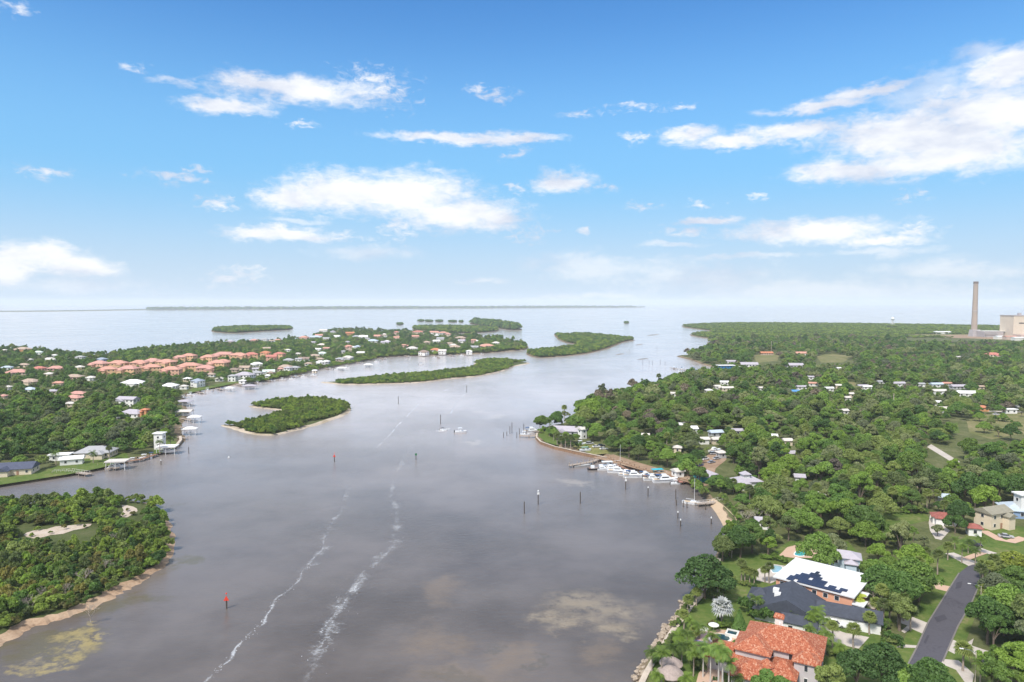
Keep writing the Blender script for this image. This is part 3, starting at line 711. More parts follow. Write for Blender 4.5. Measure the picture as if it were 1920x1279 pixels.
# --- peach townhouses on the far side of the left bank
Z1 = lambda x, y: (160 + x / 6.857, 630 + y / 6.857)
for i, (x, y, w) in enumerate([(190,340,205),(420,335,195),(290,412,200),(560,405,205),(690,330,185),(850,385,215),(870,305,165),(1050,320,220),(1105,415,215),(1210,262,140),(1335,242,150),(1340,365,250),(1540,395,210),(1715,330,220),(1590,258,165),(1770,225,225)]):
    house(*Z1(x, y), w / 6.857 * 1.16, (-14, 8, 18, -5, 10, 22, -8)[i % 7], 3, 'hip', 'salmon' if i % 3 else 'pink', 'peach' if i % 4 else 'salmon', .66, group='peach townhouses with salmon tile roofs', cat='townhouse', win=2.6, base=('peach' if i % 4 else 'salmon') + ' townhouse with ' + ('salmon' if i % 3 else 'pink') + ' tile roof')
Z2 = lambda x, y: (420 + x / 6.857, 600 + y / 6.857)
for i, (x, y, w, st, rk, wk) in enumerate([(30,425,150,2,'salmon','peach'),(190,440,190,2,'salmon','peach'),(350,432,170,2,'red','peach'),(535,410,110,2,'terracotta','peach'),(610,460,130,2,'red','salmon'),(715,425,130,2,'red','peach'),(-10,520,150,2,'salmon','peach'),
   (420,555,150,1,'white','white'),(270,600,130,1,'tan','cream'),(130,625,120,1,'brown','tan'),(270,690,220,2,'lavender','white'),(420,665,130,1,'grey','white'),(575,650,150,1,'mint','white'),(790,592,165,1,'tan','cream'),(830,505,130,1,'grey','white'),(915,600,110,1,'grey','grey'),(1030,490,130,1,'brown','white'),
   (1160,450,130,1,'tan','yellow'),(1265,420,110,1,'mint','white'),(1240,530,110,2,'white','white'),(1210,368,80,1,'white','white'),(1255,312,100,1,'pale','cream'),(1490,490,110,2,'grey','tan'),(1595,470,115,2,'pale','grey'),(1620,165,110,2,'terracotta','orange'),(1790,205,110,2,'pale','white'),(1600,330,90,2,'salmon','pink'),(1610,372,80,1,'tan','cream'),(1760,414,90,1,'white','white'),
   (1180,212,160,1,'pale blue','white'),(1030,218,110,2,'salmon','pink'),(690,250,70,2,'salmon','white'),(610,262,60,2,'tan','white'),(520,245,90,2,'grey','white'),(385,255,100,2,'pink','pink'),(80,268,100,2,'lavender','tan'),(1280,130,90,2,'pale','white'),(1400,145,70,2,'lavender','white'),(950,425,70,1,'pale','white'),(560,700,60,1,'white','white'),(1170,640,50,1,'white','cream')]):
    pt = rk in ('salmon', 'red', 'terracotta') and wk in ('peach', 'salmon')
    house(*Z2(x, y), w / 6.857 * 1.1, (-12, 6, 20, -4, 14)[i % 5], st, 'hip' if i % 4 else 'gable', rk, wk, .66, group='peach townhouses with salmon tile roofs' if pt else 'houses along the far left bank', cat='townhouse' if pt else 'house')
Z3 = lambda x, y: (660 + x / 5.647, 590 + y / 5.647)
for i, (x, y, w, st, rk, wk) in enumerate([(120,230,90,2,'white','white'),(220,272,120,1,'pale blue','white'),(370,278,70,1,'white','white'),(270,222,80,2,'salmon','pink'),(470,180,50,3,'red','pink'),(700,178,120,2,'red','cream'),(870,183,100,2,'salmon','white'),(965,188,110,2,'salmon','white'),(900,215,50,1,'white','white'),(895,275,70,1,'white','white'),(1150,240,110,2,'tan','pink'),
   (640,350,110,2,'pale','white'),(565,325,60,1,'salmon','pink'),(760,385,100,2,'brown','white'),(885,365,100,2,'terracotta','white'),(955,375,80,2,'pale','white'),(1090,335,120,1,'tan','cream'),(1240,378,60,2,'white','white'),(1300,338,90,1,'grey','grey'),(1430,322,140,2,'salmon','tan'),(1310,272,60,1,'white','white'),(1040,300,60,1,'tan','tan'),(340,215,60,2,'tan','white'),(60,330,60,2,'pale blue','white')]):
    house(*Z3(x, y), w / 5.647 * 1.1, (10, -8, 24, -15, 5)[i % 5], st, 'hip' if i % 3 else 'gable', rk, wk, .7, group='houses on the far peninsula', base=None)
rr5 = random.Random(11)
for px, py in ((598,628),(612,634),(632,630),(652,640),(668,630),(690,634),(722,641),(744,632),(758,646),(778,630),(800,641),(826,634),(850,646),(866,638),(888,637),(905,646),(588,641),(612,652),(642,658),(662,650),(500,652),(540,655),(930,642),(840,626),(720,626),(560,672),(525,690),(600,672),(480,690)):
    rk, wk = rr5.choice((('pale','white'),('lavender','white'),('tan','cream'),('salmon','pink'),('grey','white'),('white','white'),('pink','cream')))
    house(px, py, rr5.uniform(9, 16), rr5.uniform(-20, 20), rr5.choice((1, 2, 2)), rr5.choice(('hip', 'gable')), rk, wk, .7, group='houses on the far peninsula', extra=False)
for px, py, w, st, rk, wk in ((412,708,15,1,'pale','white'),(436,703,14,2,'grey','white'),(455,712,12,1,'white','white'),(508,697,15,1,'brown','cream'),(540,688,14,2,'lavender','white'),(578,680,14,1,'tan','white'),(612,676,13,2,'white','grey'),(345,722,13,1,'pale','white'),(352,708,14,1,'white','cream'),(395,700,16,1,'tan','white'),(640,674,11,1,'white','white')):
    house(px, py, w, rr5.uniform(-18, 12), st, 'hip', rk, wk, .7, group='houses along the far left bank', extra=False)
Z4 = lambda x, y: (x / 7.525, 630 + y / 7.525)
for i, (x, y, w, st, rk, wk) in enumerate([(330,175,240,2,'tan','orange'),(540,220,130,2,'mint','white'),(700,320,170,1,'pale','white'),(1135,285,120,2,'grey','white'),(765,262,80,1,'white','white'),(1440,315,150,2,'blue-grey','blue'),(100,430,140,1,'pale blue','white'),(340,395,140,1,'tan','cream'),(560,440,170,1,'red','pink'),(790,440,230,1,'pink','pink'),(1130,425,140,1,'pale','yellow'),(250,495,290,1,'pink','tan'),(1050,560,220,1,'tan','pink'),(430,625,260,1,'tan','cream'),(820,645,150,1,'salmon','cream'),(430,735,200,1,'pale blue','white'),(740,760,150,1,'lavender','cream'),(1100,795,220,1,'pink','cream'),(1050,850,240,1,'pink','cream'),(985,930,130,1,'pale','cream'),(1290,572,150,1,'pale','white'),(50,825,90,1,'pink','cream'),(120,700,80,1,'pale','white'),(700,520,130,1,'pale','cream'),(60,190,80,1,'pale','white'),(430,320,70,1,'pale','white')]):
    house(*Z4(x, y), w / 7.525, (-18, 12, 4, -10, 22)[i % 5], st, 'hip', rk, wk, .62, group='houses in the left subdivision')
# --- houses near the left shore
Z5 = lambda x, y: (200 + x / 6.73, 700 + y / 6.73)
house(*Z5(345, 105), 43, -8, 1, 'hip', 'white', 'white', .6, base='large white house with broad white hip roof')
house(*Z5(800, 140), 28, 6, 1, 'hip', 'white', 'white', .7, base='white house with white hip roof')
house(*Z5(1150, 80), 22, -10, 2, 'hip', 'blue-grey', 'white', .8, base='two-storey white house with blue-grey roof')
house(*Z5(270, 305), 39, -12, 2, 'gable', 'lavender', 'white', .45, base='long two-storey house with pale lavender gable roof')
house(*Z5(335, 480), 48, -14, 1, 'hip', 'lavender', 'white', .6, base='large house with pale grey hip roof')
house(*Z5(485, 440), 13, -10, 2, 'hip', 'terracotta', 'orange', .9, base='small orange tile-roofed pavilion')
o = house(*Z5(668, 735), 16, 0, 3, 'flat', 'white', 'white', .8, base='narrow white three-storey tower house', extra=False)
Z6 = lambda x, y: (x / 8, 800 + y / 8)
house(*Z6(260, 575), 66, 14, 1, 'gable', 'navy', 'cream', .62, base='cream house with long navy gable roof', chim=False)
house(*Z6(910, 388), 36, 10, 1, 'flat', 'white', 'white', .5, base='flat white-roofed house', extra=False)
house(*Z6(1080, 445), 40, 22, 1, 'gable', 'white', 'white', .5, base='white gabled house', extra=False)
house(*Z6(1440, 335), 66, 8, 1, 'hip', 'grey', 'cream', .6, base='cream house with wide grey hip roof')
# --- houses among the right-hand woods
Z7 = lambda x, y: (1340 + x / 6.4, 640 + y / 6.4)
MH = 'white-roofed homes in the right-hand woods'
o = house(*Z7(130, 280), 34, 4, 2, 'flat', 'white', 'deep blue', .4, g=1.5, base='long blue boat shed with flat white roof', group=MH, cat='shed', name='boat_shed', extra=False)
for x, y, w, st, rk, wk in [(400,266,40,1,'white','white'),(970,276,40,1,'white','grey'),(190,232,24,1,'lavender','white'),(120,475,15,1,'white','white'),(150,545,26,1,'white','cream'),(1040,530,20,1,'lavender','white'),(1180,490,20,1,'salmon','white'),(1370,548,17,1,'white','white'),(1480,515,12,1,'pale','cream'),(1040,135,30,1,'salmon','white'),(620,132,26,1,'terracotta','tan'),(1490,312,8,1,'white','white'),(1780,520,20,1,'lavender','cream'),(1640,615,11,1,'pale','cream'),(1590,660,11,1,'white','white'),(1150,415,12,1,'white','white'),(30,525,12,1,'white','white'),(560,545,8,1,'pale','white'),(1560,812,10,1,'white','white')]:
    house(*Z7(x, y), w * .88, (8, -6, 3)[int(x) % 3], st, 'gable', {'white': ('pale', 'lavender', 'white')[int(x) % 3]}.get(rk, rk), wk, .45, g=1.5, group=MH, extra=False)
house(*Z7(960, 585), 14, 0, 1, 'gable', 'blue', 'white', .7, g=1.5, base='small house with bright blue tarpaulin roof', group=MH, extra=False)
Z8 = lambda x, y: (1620 + x / 6.4, 640 + y / 6.4)
for x, y, w, rk, wk in [(410,490,27,'lavender','white'),(680,498,15,'white','white'),(870,500,26,'pale blue','white'),(990,490,20,'salmon','white'),(1130,525,32,'lavender','grey'),(1240,605,44,'white','white'),(900,580,30,'white','white'),(1140,178,11,'white','white'),(880,712,12,'white','white'),(900,790,36,'pale','grey'),(1400,530,12,'tan','cream'),(40,530,18,'white','white'),(200,470,14,'white','white')]:
    house(*Z8(x, y), w * .85, (5, -8, 2)[int(x) % 3], 1, 'gable', {'white': ('pale', 'white', 'grey')[int(x) % 3]}.get(rk, rk), wk, .45, g=1.5, group=MH, extra=False)
house(*Z8(1545, 150), 27, -12, 2, 'hip', 'red', 'cream', .6, g=1.5, base='cream house with red hip roof', group=MH)
Z9 = lambda x, y: (1180 + x / 4.263, 700 + y / 4.263)
for x, y, w, rk, wk in [(760,62,18,'white','white'),(635,125,14,'white','white'),(745,105,17,'white','cream'),(352,150,9,'white','white'),(420,395,14,'white','white'),(482,425,30,'white','white'),(385,575,16,'pale','cream'),(1150,485,16,'white','white'),(1262,520,17,'pale','cream'),(690,455,28,'pale blue','grey'),(860,442,22,'white','white'),(735,615,16,'white','grey'),(1290,620,17,'lavender','white'),(690,510,18,'white','cream'),(590,510,22,'pale','white'),(130,480,14,'pale','grey'),(1360,805,13,'white','white'),(1060,1150,26,'lavender','white'),(1500,945,12,'pale','tan')]:
    house(*Z9(x, y), w * .9, (12, -14, 4)[int(x) % 3], 1, ('gable', 'hip')[int(x) % 2], {'white': ('pale', 'lavender', 'white')[int(y) % 3]}.get(rk, rk), wk, .6, g=1.5, group=MH, extra=False)
# ------------------------------------------------------------------ ground sheets: lawns, roads, sand, fields
def pp(pts, s, ox, oy): return [(ox + x / s, oy + y / s) for x, y in pts]
ZA = lambda pts: pp(pts, 4.276, 1540, 980)
ZB = lambda pts: pp(pts, 8, 1700, 900)
def ribbon(name, pxs, w, z, m, kind='structure'):
    LAY[0] += 1; z += .004 * (LAY[0] % 12)
    pts = [P(*p, z).to_2d() for p in pxs]; vs = []; fs = []
    for i, p in enumerate(pts):
        d = (pts[min(i + 1, len(pts) - 1)] - pts[max(0, i - 1)]).normalized(); n = Vector((-d.y, d.x)) * w / 2
        vs += [(*(p - n), z), (*(p + n), z)]
    for i in range(len(pts) - 1): fs.append((2 * i, 2 * i + 2, 2 * i + 3, 2 * i + 1))
    o = MB().add(vs, fs).build(name, m); o['kind'] = kind; return o
G = 1.5; EXCL = []
def ex(pxs, g=G): EXCL.append([tuple(P(*p, g).to_2d()) for p in pxs])
ESTATE = [(1212,1300),(1225,1240),(1268,1180),(1312,1120),(1345,1060),(1372,1040),(1440,1040),(1480,1015),(1590,1015),(1640,1070),(1668,1120),(1662,1190),(1700,1205),(1690,1330)]
sheet('lawn', ESTATE, G + .02, M_lawn); ex(ESTATE); ex([(1100,1300),(1850,1300),(1900,1700),(1000,1700)]); ex([(1690,1200),(1850,1200),(1850,1400),(1690,1400)]); ex([(1150,1330),(1212,1300),(1225,1240),(1345,1060),(1345,1030),(1180,1250)])
VERGE = [(1690,1330),(1690,1210),(1735,1110),(1728,1045),(1765,1022),(1800,1012),(1845,985),(1900,985),(1990,1000),(1990,1080),(1880,1085),(1840,1100),(1835,1140),(1812,1200),(1830,1330)]
sheet('lawn', VERGE, G + .025, M_lawn); ex(VERGE)
sheet('lawn', [(1650,965),(1665,958),(1735,962),(1745,975),(1700,985),(1655,985)], G + .02, M_lawn); ex([(1660,962),(1735,962),(1745,980),(1700,985),(1655,985)])
road = ZA([(620,1290),(700,1130),(770,1000),(860,800),(960,640),(1060,480),(1110,400),(1180,345),(1240,333),(1268,400),(1272,480),(1200,640),(1090,830),(970,1110),(880,1290)])
sheet('road', road, G + .05, M_asphalt)
sheet('road', ZA([(1335,300),(1400,345),(1560,345),(1760,330),(1760,285),(1540,268),(1400,268)]), G + .05, M_asphalt)
M_asph2 = ground_mat('asphalt_patch', [(.05, .048, .06), (.075, .072, .086), (.06, .058, .07)], .2, 2, .1)
for pts in ([(905,760),(985,735),(1010,770),(930,800)], [(1085,480),(1130,470),(1120,520),(1075,530)], [(820,960),(850,900),(868,905),(836,970)]): sheet('road_patch', ZA(pts), G + .11, M_asph2)
M_kerb = ground_mat('kerb', [(.16, .15, .14), (.24, .22, .20)], .3, 1.2, .1)
for pts in ([(690,1145),(765,1000),(855,800),(955,640),(1055,480),(1105,402)], [(975,1110),(1095,830),(1205,640),(1276,480)]): ribbon('kerb', ZA(pts), .35, G + .12, M_kerb)
for nm, pts, m in (('driveway', [(1030,245),(1240,330),(1180,347),(1035,270)], M_concrete), ('driveway', [(600,790),(640,768),(722,752),(862,808),(812,890),(722,850),(668,885),(640,870),(690,826)], M_concrete),
    ('garden_path', [(905,500),(935,452),(958,475),(935,495),(1032,510),(1008,552),(918,530)], M_paver), ('driveway', [(1008,1022),(1052,938),(1115,958),(1068,1052)], M_concrete),
    ('driveway', [(972,1092),(1100,1105),(1225,1215),(1210,1290),(1150,1279),(1080,1180),(958,1130)], M_concrete), ('driveway', [(1165,965),(1222,928),(1204,985),(1400,1050),(1440,1100),(1330,1150),(1180,1012)], M_concrete),
    ('driveway', [(-70,800),(40,830),(180,880),(385,918),(300,1010),(100,965),(10,890)], M_concrete), ('driveway', [(290,575),(380,598),(432,690),(405,745),(280,705),(215,690)], M_concrete),
    ('driveway', [(600,1000),(640,975),(770,985),(765,1005),(640,1000)], M_concrete)):
    sheet(nm, ZA(pts), G + .05, m)
for nm, pts, w, m in (('driveway', [(1150,760),(1400,895),(1560,925),(1759,865)], 3.4, M_paver), ('driveway', [(640,1095),(840,1180),(1050,1262)], 3.6, M_concrete), ('garden_path', [(880,1185),(1020,1130),(1160,1085)], 2.2, M_paver), ('driveway', [(1040,1020),(1180,1070),(1320,1110)], 3.4, M_concrete)):
    ribbon(nm, ZB(pts), w, G + .09, m)
sheet('driveway', ZB([(330,640),(350,520),(540,600),(560,690),(650,760),(520,900),(430,880),(350,760)]), G + .06, M_concrete)
sheet('gravel_path', [(1738,838),(1746,833),(1800,866),(1792,871)], G + .05, M_concrete); ex([(1730,838),(1748,830),(1806,866),(1790,876)])
FIELD = [(1812,788),(1850,777),(1990,773),(1990,822),(1905,815),(1860,824),(1818,812)]
sheet('meadow', FIELD, G + .02, M_rough); ex(FIELD); ribbon('road', [(1850,771),(1900,772),(1990,774)], 5, G + .05, M_concrete)
sheet('meadow', [(1750,800),(1795,792),(1800,812),(1760,815)], G + .02, M_lawn); ex([(1755,800),(1795,792),(1800,812),(1762,812)])
sheet('meadow', [(1535,800),(1570,797),(1580,808),(1540,815)], G + .02, M_lawn); ex([(1540,800),(1570,798),(1575,807),(1545,810)])
for f in ([(1412,668),(1425,662),(1462,662),(1458,676),(1420,681)], [(1530,668),(1560,663),(1600,668),(1580,680),(1540,680)], [(1575,717),(1605,716),(1605,733),(1590,735)]):
    sheet('meadow', f, G + .02, M_rough); ex(f)
PLANT = [(1680,629),(1720,627),(1800,627),(1990,628),(1990,641),(1850,636),(1760,632.5),(1700,631)]
sheet('meadow', PLANT, G + .02, M_drylawn); ex(PLANT); sheet('yard', [(1745,629.5),(1800,628),(1990,629),(1990,640),(1850,635.5),(1770,633)], G + .06, M_dirt)
# marina yard, beach, point
YARD = [(1112,858),(1150,852),(1200,868),(1250,882),(1310,894),(1345,905),(1318,912),(1262,897),(1160,870)]
sheet('sand_yard', YARD, G + .02, M_dirt); ex(YARD);
LOT = [(1302,898),(1308,874),(1330,850),(1356,842),(1362,862),(1342,878),(1336,902)]
sheet('parking_lot', LOT, G + .04, M_dirt); ex(LOT)
BEACH = [(1333,941),(1344,938),(1354,946),(1362,955),(1374,968),(1382,980),(1374,990),(1364,980),(1352,962),(1342,950)]
mb = MB(); bi = [(1338,935),(1352,944),(1364,954),(1378,968),(1385,982),(1380,996)]; bo = [(1322,942),(1333,951),(1341,962),(1349,976),(1356,990),(1368,1004)]
vs_ = [P(*a_, 1.56) for a_ in bi] + [P((a_[0] + b_[0]) / 2, (a_[1] + b_[1]) / 2, .95) for a_, b_ in zip(bi, bo)] + [P(*b_, -.12) for b_ in bo]
mb.add(vs_, [(r_ * 6 + i_, r_ * 6 + 6 + i_, r_ * 6 + 7 + i_, r_ * 6 + 1 + i_) for r_ in (0, 1) for i_ in range(5)]); o = mb.build('beach', M_beach); o['kind'] = 'structure'; ex(BEACH)
POINT = [(1008,814),(1032,803),(1062,797),(1090,787),(1125,800),(1152,848),(1110,853),(1060,842),(1020,829)]
sheet('lawn', [(1009,815),(1022,808),(1036,812),(1048,836),(1022,829)], G + .02, M_lawn); sheet('sand_yard', [(1075,838),(1085,829),(1130,834),(1142,850),(1112,853)], G + .02, M_drylawn); ex([(1008,815),(1030,806),(1045,838),(1020,829)]); ex([(1075,842),(1082,828),(1138,833),(1150,852),(1110,853)])
for f in ([(-60,918),(-60,890),(60,884),(100,876),(150,862),(200,848),(238,850),(242,862),(190,877),(130,889),(60,900)], [(286,852),(292,838),(310,826),(332,828),(330,838),(316,846)], [(350,738),(360,729),(430,716),(450,712),(440,719),(400,727)], [(420,720),(440,708),(510,704),(520,708),(480,715)]):
    sheet('lawn', f, 1.33, M_lawn); ex(f, 1.3)
KEEP += [(1745,1060,1835,1225,205), (1660,960,1745,982,260), (1740,838,1800,870,400), (1800,775,1920,828,480), (1850,985,1920,1030,250), (1790,1020,1870,1060,240), (1540,798,1575,812,400), (1412,662,1462,682,1000), (1532,662,1600,681,1000), (1700,625,1920,638,1600),
         (1305,840,1370,900,350), (1330,938,1378,985,300), (1112,874,1310,900,330), (1008,812,1040,838,420), (0,850,240,912,340), (290,800,335,846,370)]

# ------------------------------------------------------------------ the three big houses in front
def tile_mat():
    m = bpy.data.materials.new('clay_roof_tiles'); m.use_nodes = True; nt = m.node_tree; b = nt.nodes['Principled BSDF']; b.inputs['Roughness'].default_value = .75
    v = nt.nodes.new('ShaderNodeTexCoord').outputs['Object']
    vo = nt.nodes.new('ShaderNodeTexVoronoi'); vo.inputs['Scale'].default_value = 2.8; nt.links.new(vmath(nt, 'MULTIPLY', v, (1.35, 1, .8)), vo.inputs['Vector'])
    s_ = nt.nodes.new('ShaderNodeSeparateColor'); nt.links.new(vo.outputs['Color'], s_.inputs[0])
    cr = nt.nodes.new('ShaderNodeValToRGB'); nt.links.new(math_(nt, 'ADD', math_(nt, 'MULTIPLY', s_.outputs[0], .8), math_(nt, 'MULTIPLY', noise(nt, v, 3.5, 4, .7), .25)), cr.inputs[0])
    e = cr.color_ramp.elements; e[0].position = .1; e[0].color = (.32, .075, .032, 1); e[1].position = .95; e[1].color = (.62, .36, .24, 1)
    k = e.new(.4); k.color = (.44, .122, .056, 1); k = e.new(.75); k.color = (.52, .185, .095, 1)
    nt.links.new(cr.outputs[0], b.inputs['Base Color'])
    wv = nt.nodes.new('ShaderNodeTexWave'); wv.inputs['Scale'].default_value = 1.6; wv.inputs['Distortion'].default_value = .6; nt.links.new(v, wv.inputs['Vector'])
    bm = nt.nodes.new('ShaderNodeBump'); bm.inputs['Strength'].default_value = .7; bm.inputs['Distance'].default_value = .12; nt.links.new(wv.outputs['Fac'], bm.inputs['Height']); nt.links.new(bm.outputs[0], b.inputs['Normal'])
    return m
M_tile = tile_mat()
M_stucco = mat('pale_stucco', (.50, .46, .46), .9, .06, .5)
UA = R(-29)
def at(px, py, z): return P(px, py, z)
# orange-tiled villa
c = at(1470, 1196, 8.2); vil = empty('villa', (c.x, c.y, 0), UA)
vil.scale = (.88, .88, .97); setp(vil, 'grey stucco villa with mottled orange clay tile roof at the bottom edge', 'house')
block(vil, 0, 1, 18, 12, G, 6.2, 'hip', 2.9, M_stucco, M_tile, .8, 0, 4, True, 2, (0, 1), (1, 1.7))
block(vil, -6.5, -4.5, 9, 8, G, 6.0, 'hip', 2.2, M_stucco, M_tile, .7, pi / 2, 0)
block(vil, -12, -6, 10, 9, G, 3.3, 'hip', 2.2, M_stucco, M_tile, .8, 0, 4, True, 1, (0, 3))
block(vil, -5.5, -12, 9, 9, G, 3.2, 'hip', 2.3, M_stucco, M_tile, .8, 0, 4, True, 1, (0, 1))
block(vil, 1.0, -8, 6, 9, G, 3.4, 'hip', 1.8, M_stucco, M_tile, .7, 0, 0, True)
block(vil, 6.2, -6.2, 5.5, 4.5, G, 6.0, 'hip', 1.4, M_stucco, M_tile, .6, 0, 3, True, 2, (0, 1), (.9, 1.6))
mb = MB(); mb.box(-2, 6, G, 2.0, 1.5, 9.2); mb.build('chimney', M_trim, vil)
mb = MB(); mb.box(-2, 6, G + 9.2, 2.6, 2.0, .3); mb.add([(-3.4, 4.9, G + 9.5), (-.6, 4.9, G + 9.5), (-.6, 7.1, G + 9.5), (-3.4, 7.1, G + 9.5), (-3.0, 6, G + 10.3), (-1.0, 6, G + 10.3)], [(0, 1, 5, 4), (2, 3, 4, 5), (1, 2, 5), (3, 0, 4)]); mb.build('chimney_cap', M_tile, vil)
mb = MB(); mb.lathe([(1.5, G), (1.5, G + 4.2), (1.75, G + 4.2), (1.75, G + 4.4)], -2.6, -10.6, 14); mb.build('entry_turret', M_trim, vil)
mb = MB(); mb.lathe([(1.95, G + 4.4), (1.0, G + 5.2), (.05, G + 5.9)], -2.6, -10.6, 14); mb.build('turret_roof', M_tile, vil)
for x_, y_ in ((-1.5, 3.4), (-.6, 2.2)):
    mb = MB(); mb.box(x_, y_, G + 7.9, .35, .35, 1.2); mb.build('vent_pipe', M_white, vil)
# grey-roofed house: gabled body with its white gable towards the water, long garage wing
M_slate = roofm('slate')
c = at(1480, 1087, 8.5) - Vector((.485, .875, 0)) * 7.2; gh = empty('grey_roof_house', (c.x, c.y, 0), UA); setp(gh, 'white house with large dark slate gable roof and garage wing between villa and peach house', 'house')
block(gh, 1, 0, 13, 15.5, G, 3.1, 'gable', 3.7, 'white', 'slate', .6, pi / 2, 4, True, 1, (0, 3))
block(gh, -6.8, 3.0, 5, 7, G, 3.0, 'hip', 1.8, 'white', 'slate', .6, 0, 3, True, 1, (0, 3))
block(gh, 4.5, -8.4, 8, 4.2, G, 2.8, 'gable', 1.3, 'white', 'slate', .4, 0, 3, True, 1, (0,))
for x_, y_, z_ in ((-2.6, 1.6, 2.2), (-1.8, -1.6, 2.4)):
    mb = MB(); mb.box(x_, y_, G + z_ + 1.6, 1.5, 1.5, 2.3); mb.build('roof_cupola', M_white, gh)
c = at(1592, 1152, 4); gar = R(-27); dv = Vector((c.x - gh.location.x, c.y - gh.location.y)); lx, ly = dv.x * cos(UA) + dv.y * sin(UA), -dv.x * sin(UA) + dv.y * cos(UA)
block(gh, lx, ly, 14.5, 6.5, G, 2.9, 'gable', 1.8, 'white', 'slate', .5, R(2), 0)
for k_ in range(3):
    mb = MB(); mb.box(lx - 4.2 + k_ * 4.1, ly - 3.32, G + .1, 3.0, .14, 2.3); mb.build('garage_door', M_white, gh)
# white flat roof, peach walls, solar panels
a_, b_, d_ = at(1449, 1081, 7.3), at(1602, 1121, 7.3), at(1494, 1047, 7.3)
ang = math.atan2(b_.y - a_.y, b_.x - a_.x); L_ = (b_ - a_).length; nrm = Vector((-sin(ang), cos(ang))); W_ = (d_ - a_).to_2d().dot(nrm)
cc_ = a_.to_2d() + Vector((cos(ang), sin(ang))) * L_ / 2 + nrm * W_ / 2
ph = empty('peach_house', (*cc_, 0), ang); setp(ph, 'peach house with flat white roof carrying dark solar panels', 'house')
mb = MB(); mb.box(0, 0, G, L_ - 1.4, W_ - 1.4, 5.6); mb.build('wall', mat('peach_stucco', (.66, .33, .21), .85, .06, .4), ph)
M_wroof = mat('white_membrane', (.68, .68, .68), .6, .06, .35)
mb = MB(); mb.box(0, 0, G + 5.5, L_, W_, .35); mb.box(0, W_ / 2 - .15, G + 5.85, L_, .3, .25); mb.build('roof', M_wroof, ph)
mb = MB(); mb.add([(4.5, 2.2, G+5.86), (9.2, 2.2, G+5.86), (9.2, 4.8, G+5.86), (4.5, 3.1, G+5.86), (9.2, 3.4, G+7.0), (8.4, 4.6, G+6.9)], [(0, 1, 4), (1, 2, 5, 4), (0, 4, 5, 3), (2, 3, 5)]); mb.build('roof_hatch', M_wroof, ph)
mb = MB(); mb.box(L_/2 + .8, -W_/2 + 2.5, G + 3.6, 3.0, 4.2, .3); mb.box(L_/2 + .6, -W_/2 + 6.5, G + 4.6, 2.4, 3.0, .3); mb.build('porch_roof', M_wroof, ph)
for x_, y_ in ((L_/2 + 2, -W_/2 + .7), (L_/2 + 2, -W_/2 + 4.3)):
    mb = MB(); mb.lathe([(.18, G), (.15, G + 3.6)], x_, y_, 8); mb.build('column', M_white, ph)
for k_ in range(6):
    x_ = -L_/2 + 2.4 + k_ * (L_ - 4) / 6
    window(ph, x_, -W_/2 + .67, G + 4.2, 0, 1.3, 1.3, True)
    if k_ in (1, 3, 4): window(ph, x_ + 1.2, -W_/2 + .67, G + 1.5, 0, 1.2, 1.3, True)
door(ph, L_/2 - 5, -W_/2 + .66, G + .05, 0)
for k_ in range(3): window(ph, L_/2 - .67, -W_/2 + 3 + k_ * 3.2, G + 4.0, pi / 2, 1.2, 1.3, True)
M_solar = mat('solar_cell', (.016, .013, .035), .25, .3, 2, spec=.7)
_s = MB(); _s.box(0, 0, 0, 1.22, 1.58, .06); _sm = _s.mesh('solar_panel', M_solar)
rows = [(1,2,4,5,6,7,8,9,10,11,12,13,14,15), (1,2,3,4,5,6,7,8,9,10,12,13,15,16), (2,3,4,5,7,8,9,10), (3,4,5,6,7,8), (5,6,7)]
x0_ = L_ * -.31; PX_ = L_ * .67 / 15; PY_ = W_ * .62 / 6
for r_, cs in enumerate(rows):
    for c_ in cs: put('solar_panel', _sm, ph, (x0_ + (c_ - 1) * PX_, -W_/2 + 1.1 + r_ * PY_, G + 5.98), 0, (PX_ / 1.25, PY_ / 1.62, 1))
put('solar_panel', _sm, ph, (x0_ + 5 * PX_, -W_/2 + 1.1 + 5 * PY_, G + 5.98), 0, (PX_ / 1.25, PY_ / 1.62, 1))
GR = 'houses by the road on the right'
house(1582, 1034, 62, -24, 2, 'hip', 'lavender', 'pale blue', .6, G, group=GR, base='pale blue two-storey house with pale hip roof', keep=.6)
house(1862, 952, 62, 20, 2, 'gable', 'olive', 'cream', .6, G, group=GR, base='cream house with olive grey gable roof')
house(1918, 948, 80, -18, 1, 'hip', 'pale blue', 'blue', .7, G, group=GR, base='blue-walled house with pale blue roof')
house(1918, 922, 16, 0, 3, 'flat', 'white', 'white', .8, G, group=GR, base='tall white chimney-like wing of a house', name='house_tower', extra=False)
house(1770, 962, 44, -25, 1, 'hip', 'maroon', 'white', .6, G, group=GR, base='white house with maroon tile roof')
house(1826, 982, 24, -20, 1, 'hip', 'maroon', 'white', .8, G, group=GR, base='white garage with small maroon roof', extra=False)
house(1768, 926, 18, -10, 1, 'gable', 'pale blue', 'grey', .6, G, group=GR, base='small shed with pale metal roof', extra=False, name='shed', cat='shed')
house(1838, 761, 26, 4, 1, 'hip', 'terracotta', 'orange', .5, G, group='white-roofed homes in the right-hand woods', base='orange-roofed shed beside the meadow', extra=False, name='shed', cat='shed')
house(1893, 765, 22, 0, 1, 'flat', 'white', 'white', .35, G, group='white-roofed homes in the right-hand woods', base='white flat-roofed trailer at the edge of the meadow', extra=False, name='trailer', cat='trailer')
MG = 'buildings of the marina'
house(1322, 884, 42, 24, 1, 'hip', 'lavender', 'teal', .7, G, group=MG, base='teal-walled marina building with white roof', name='marina_building', cat='building', keep=.9)
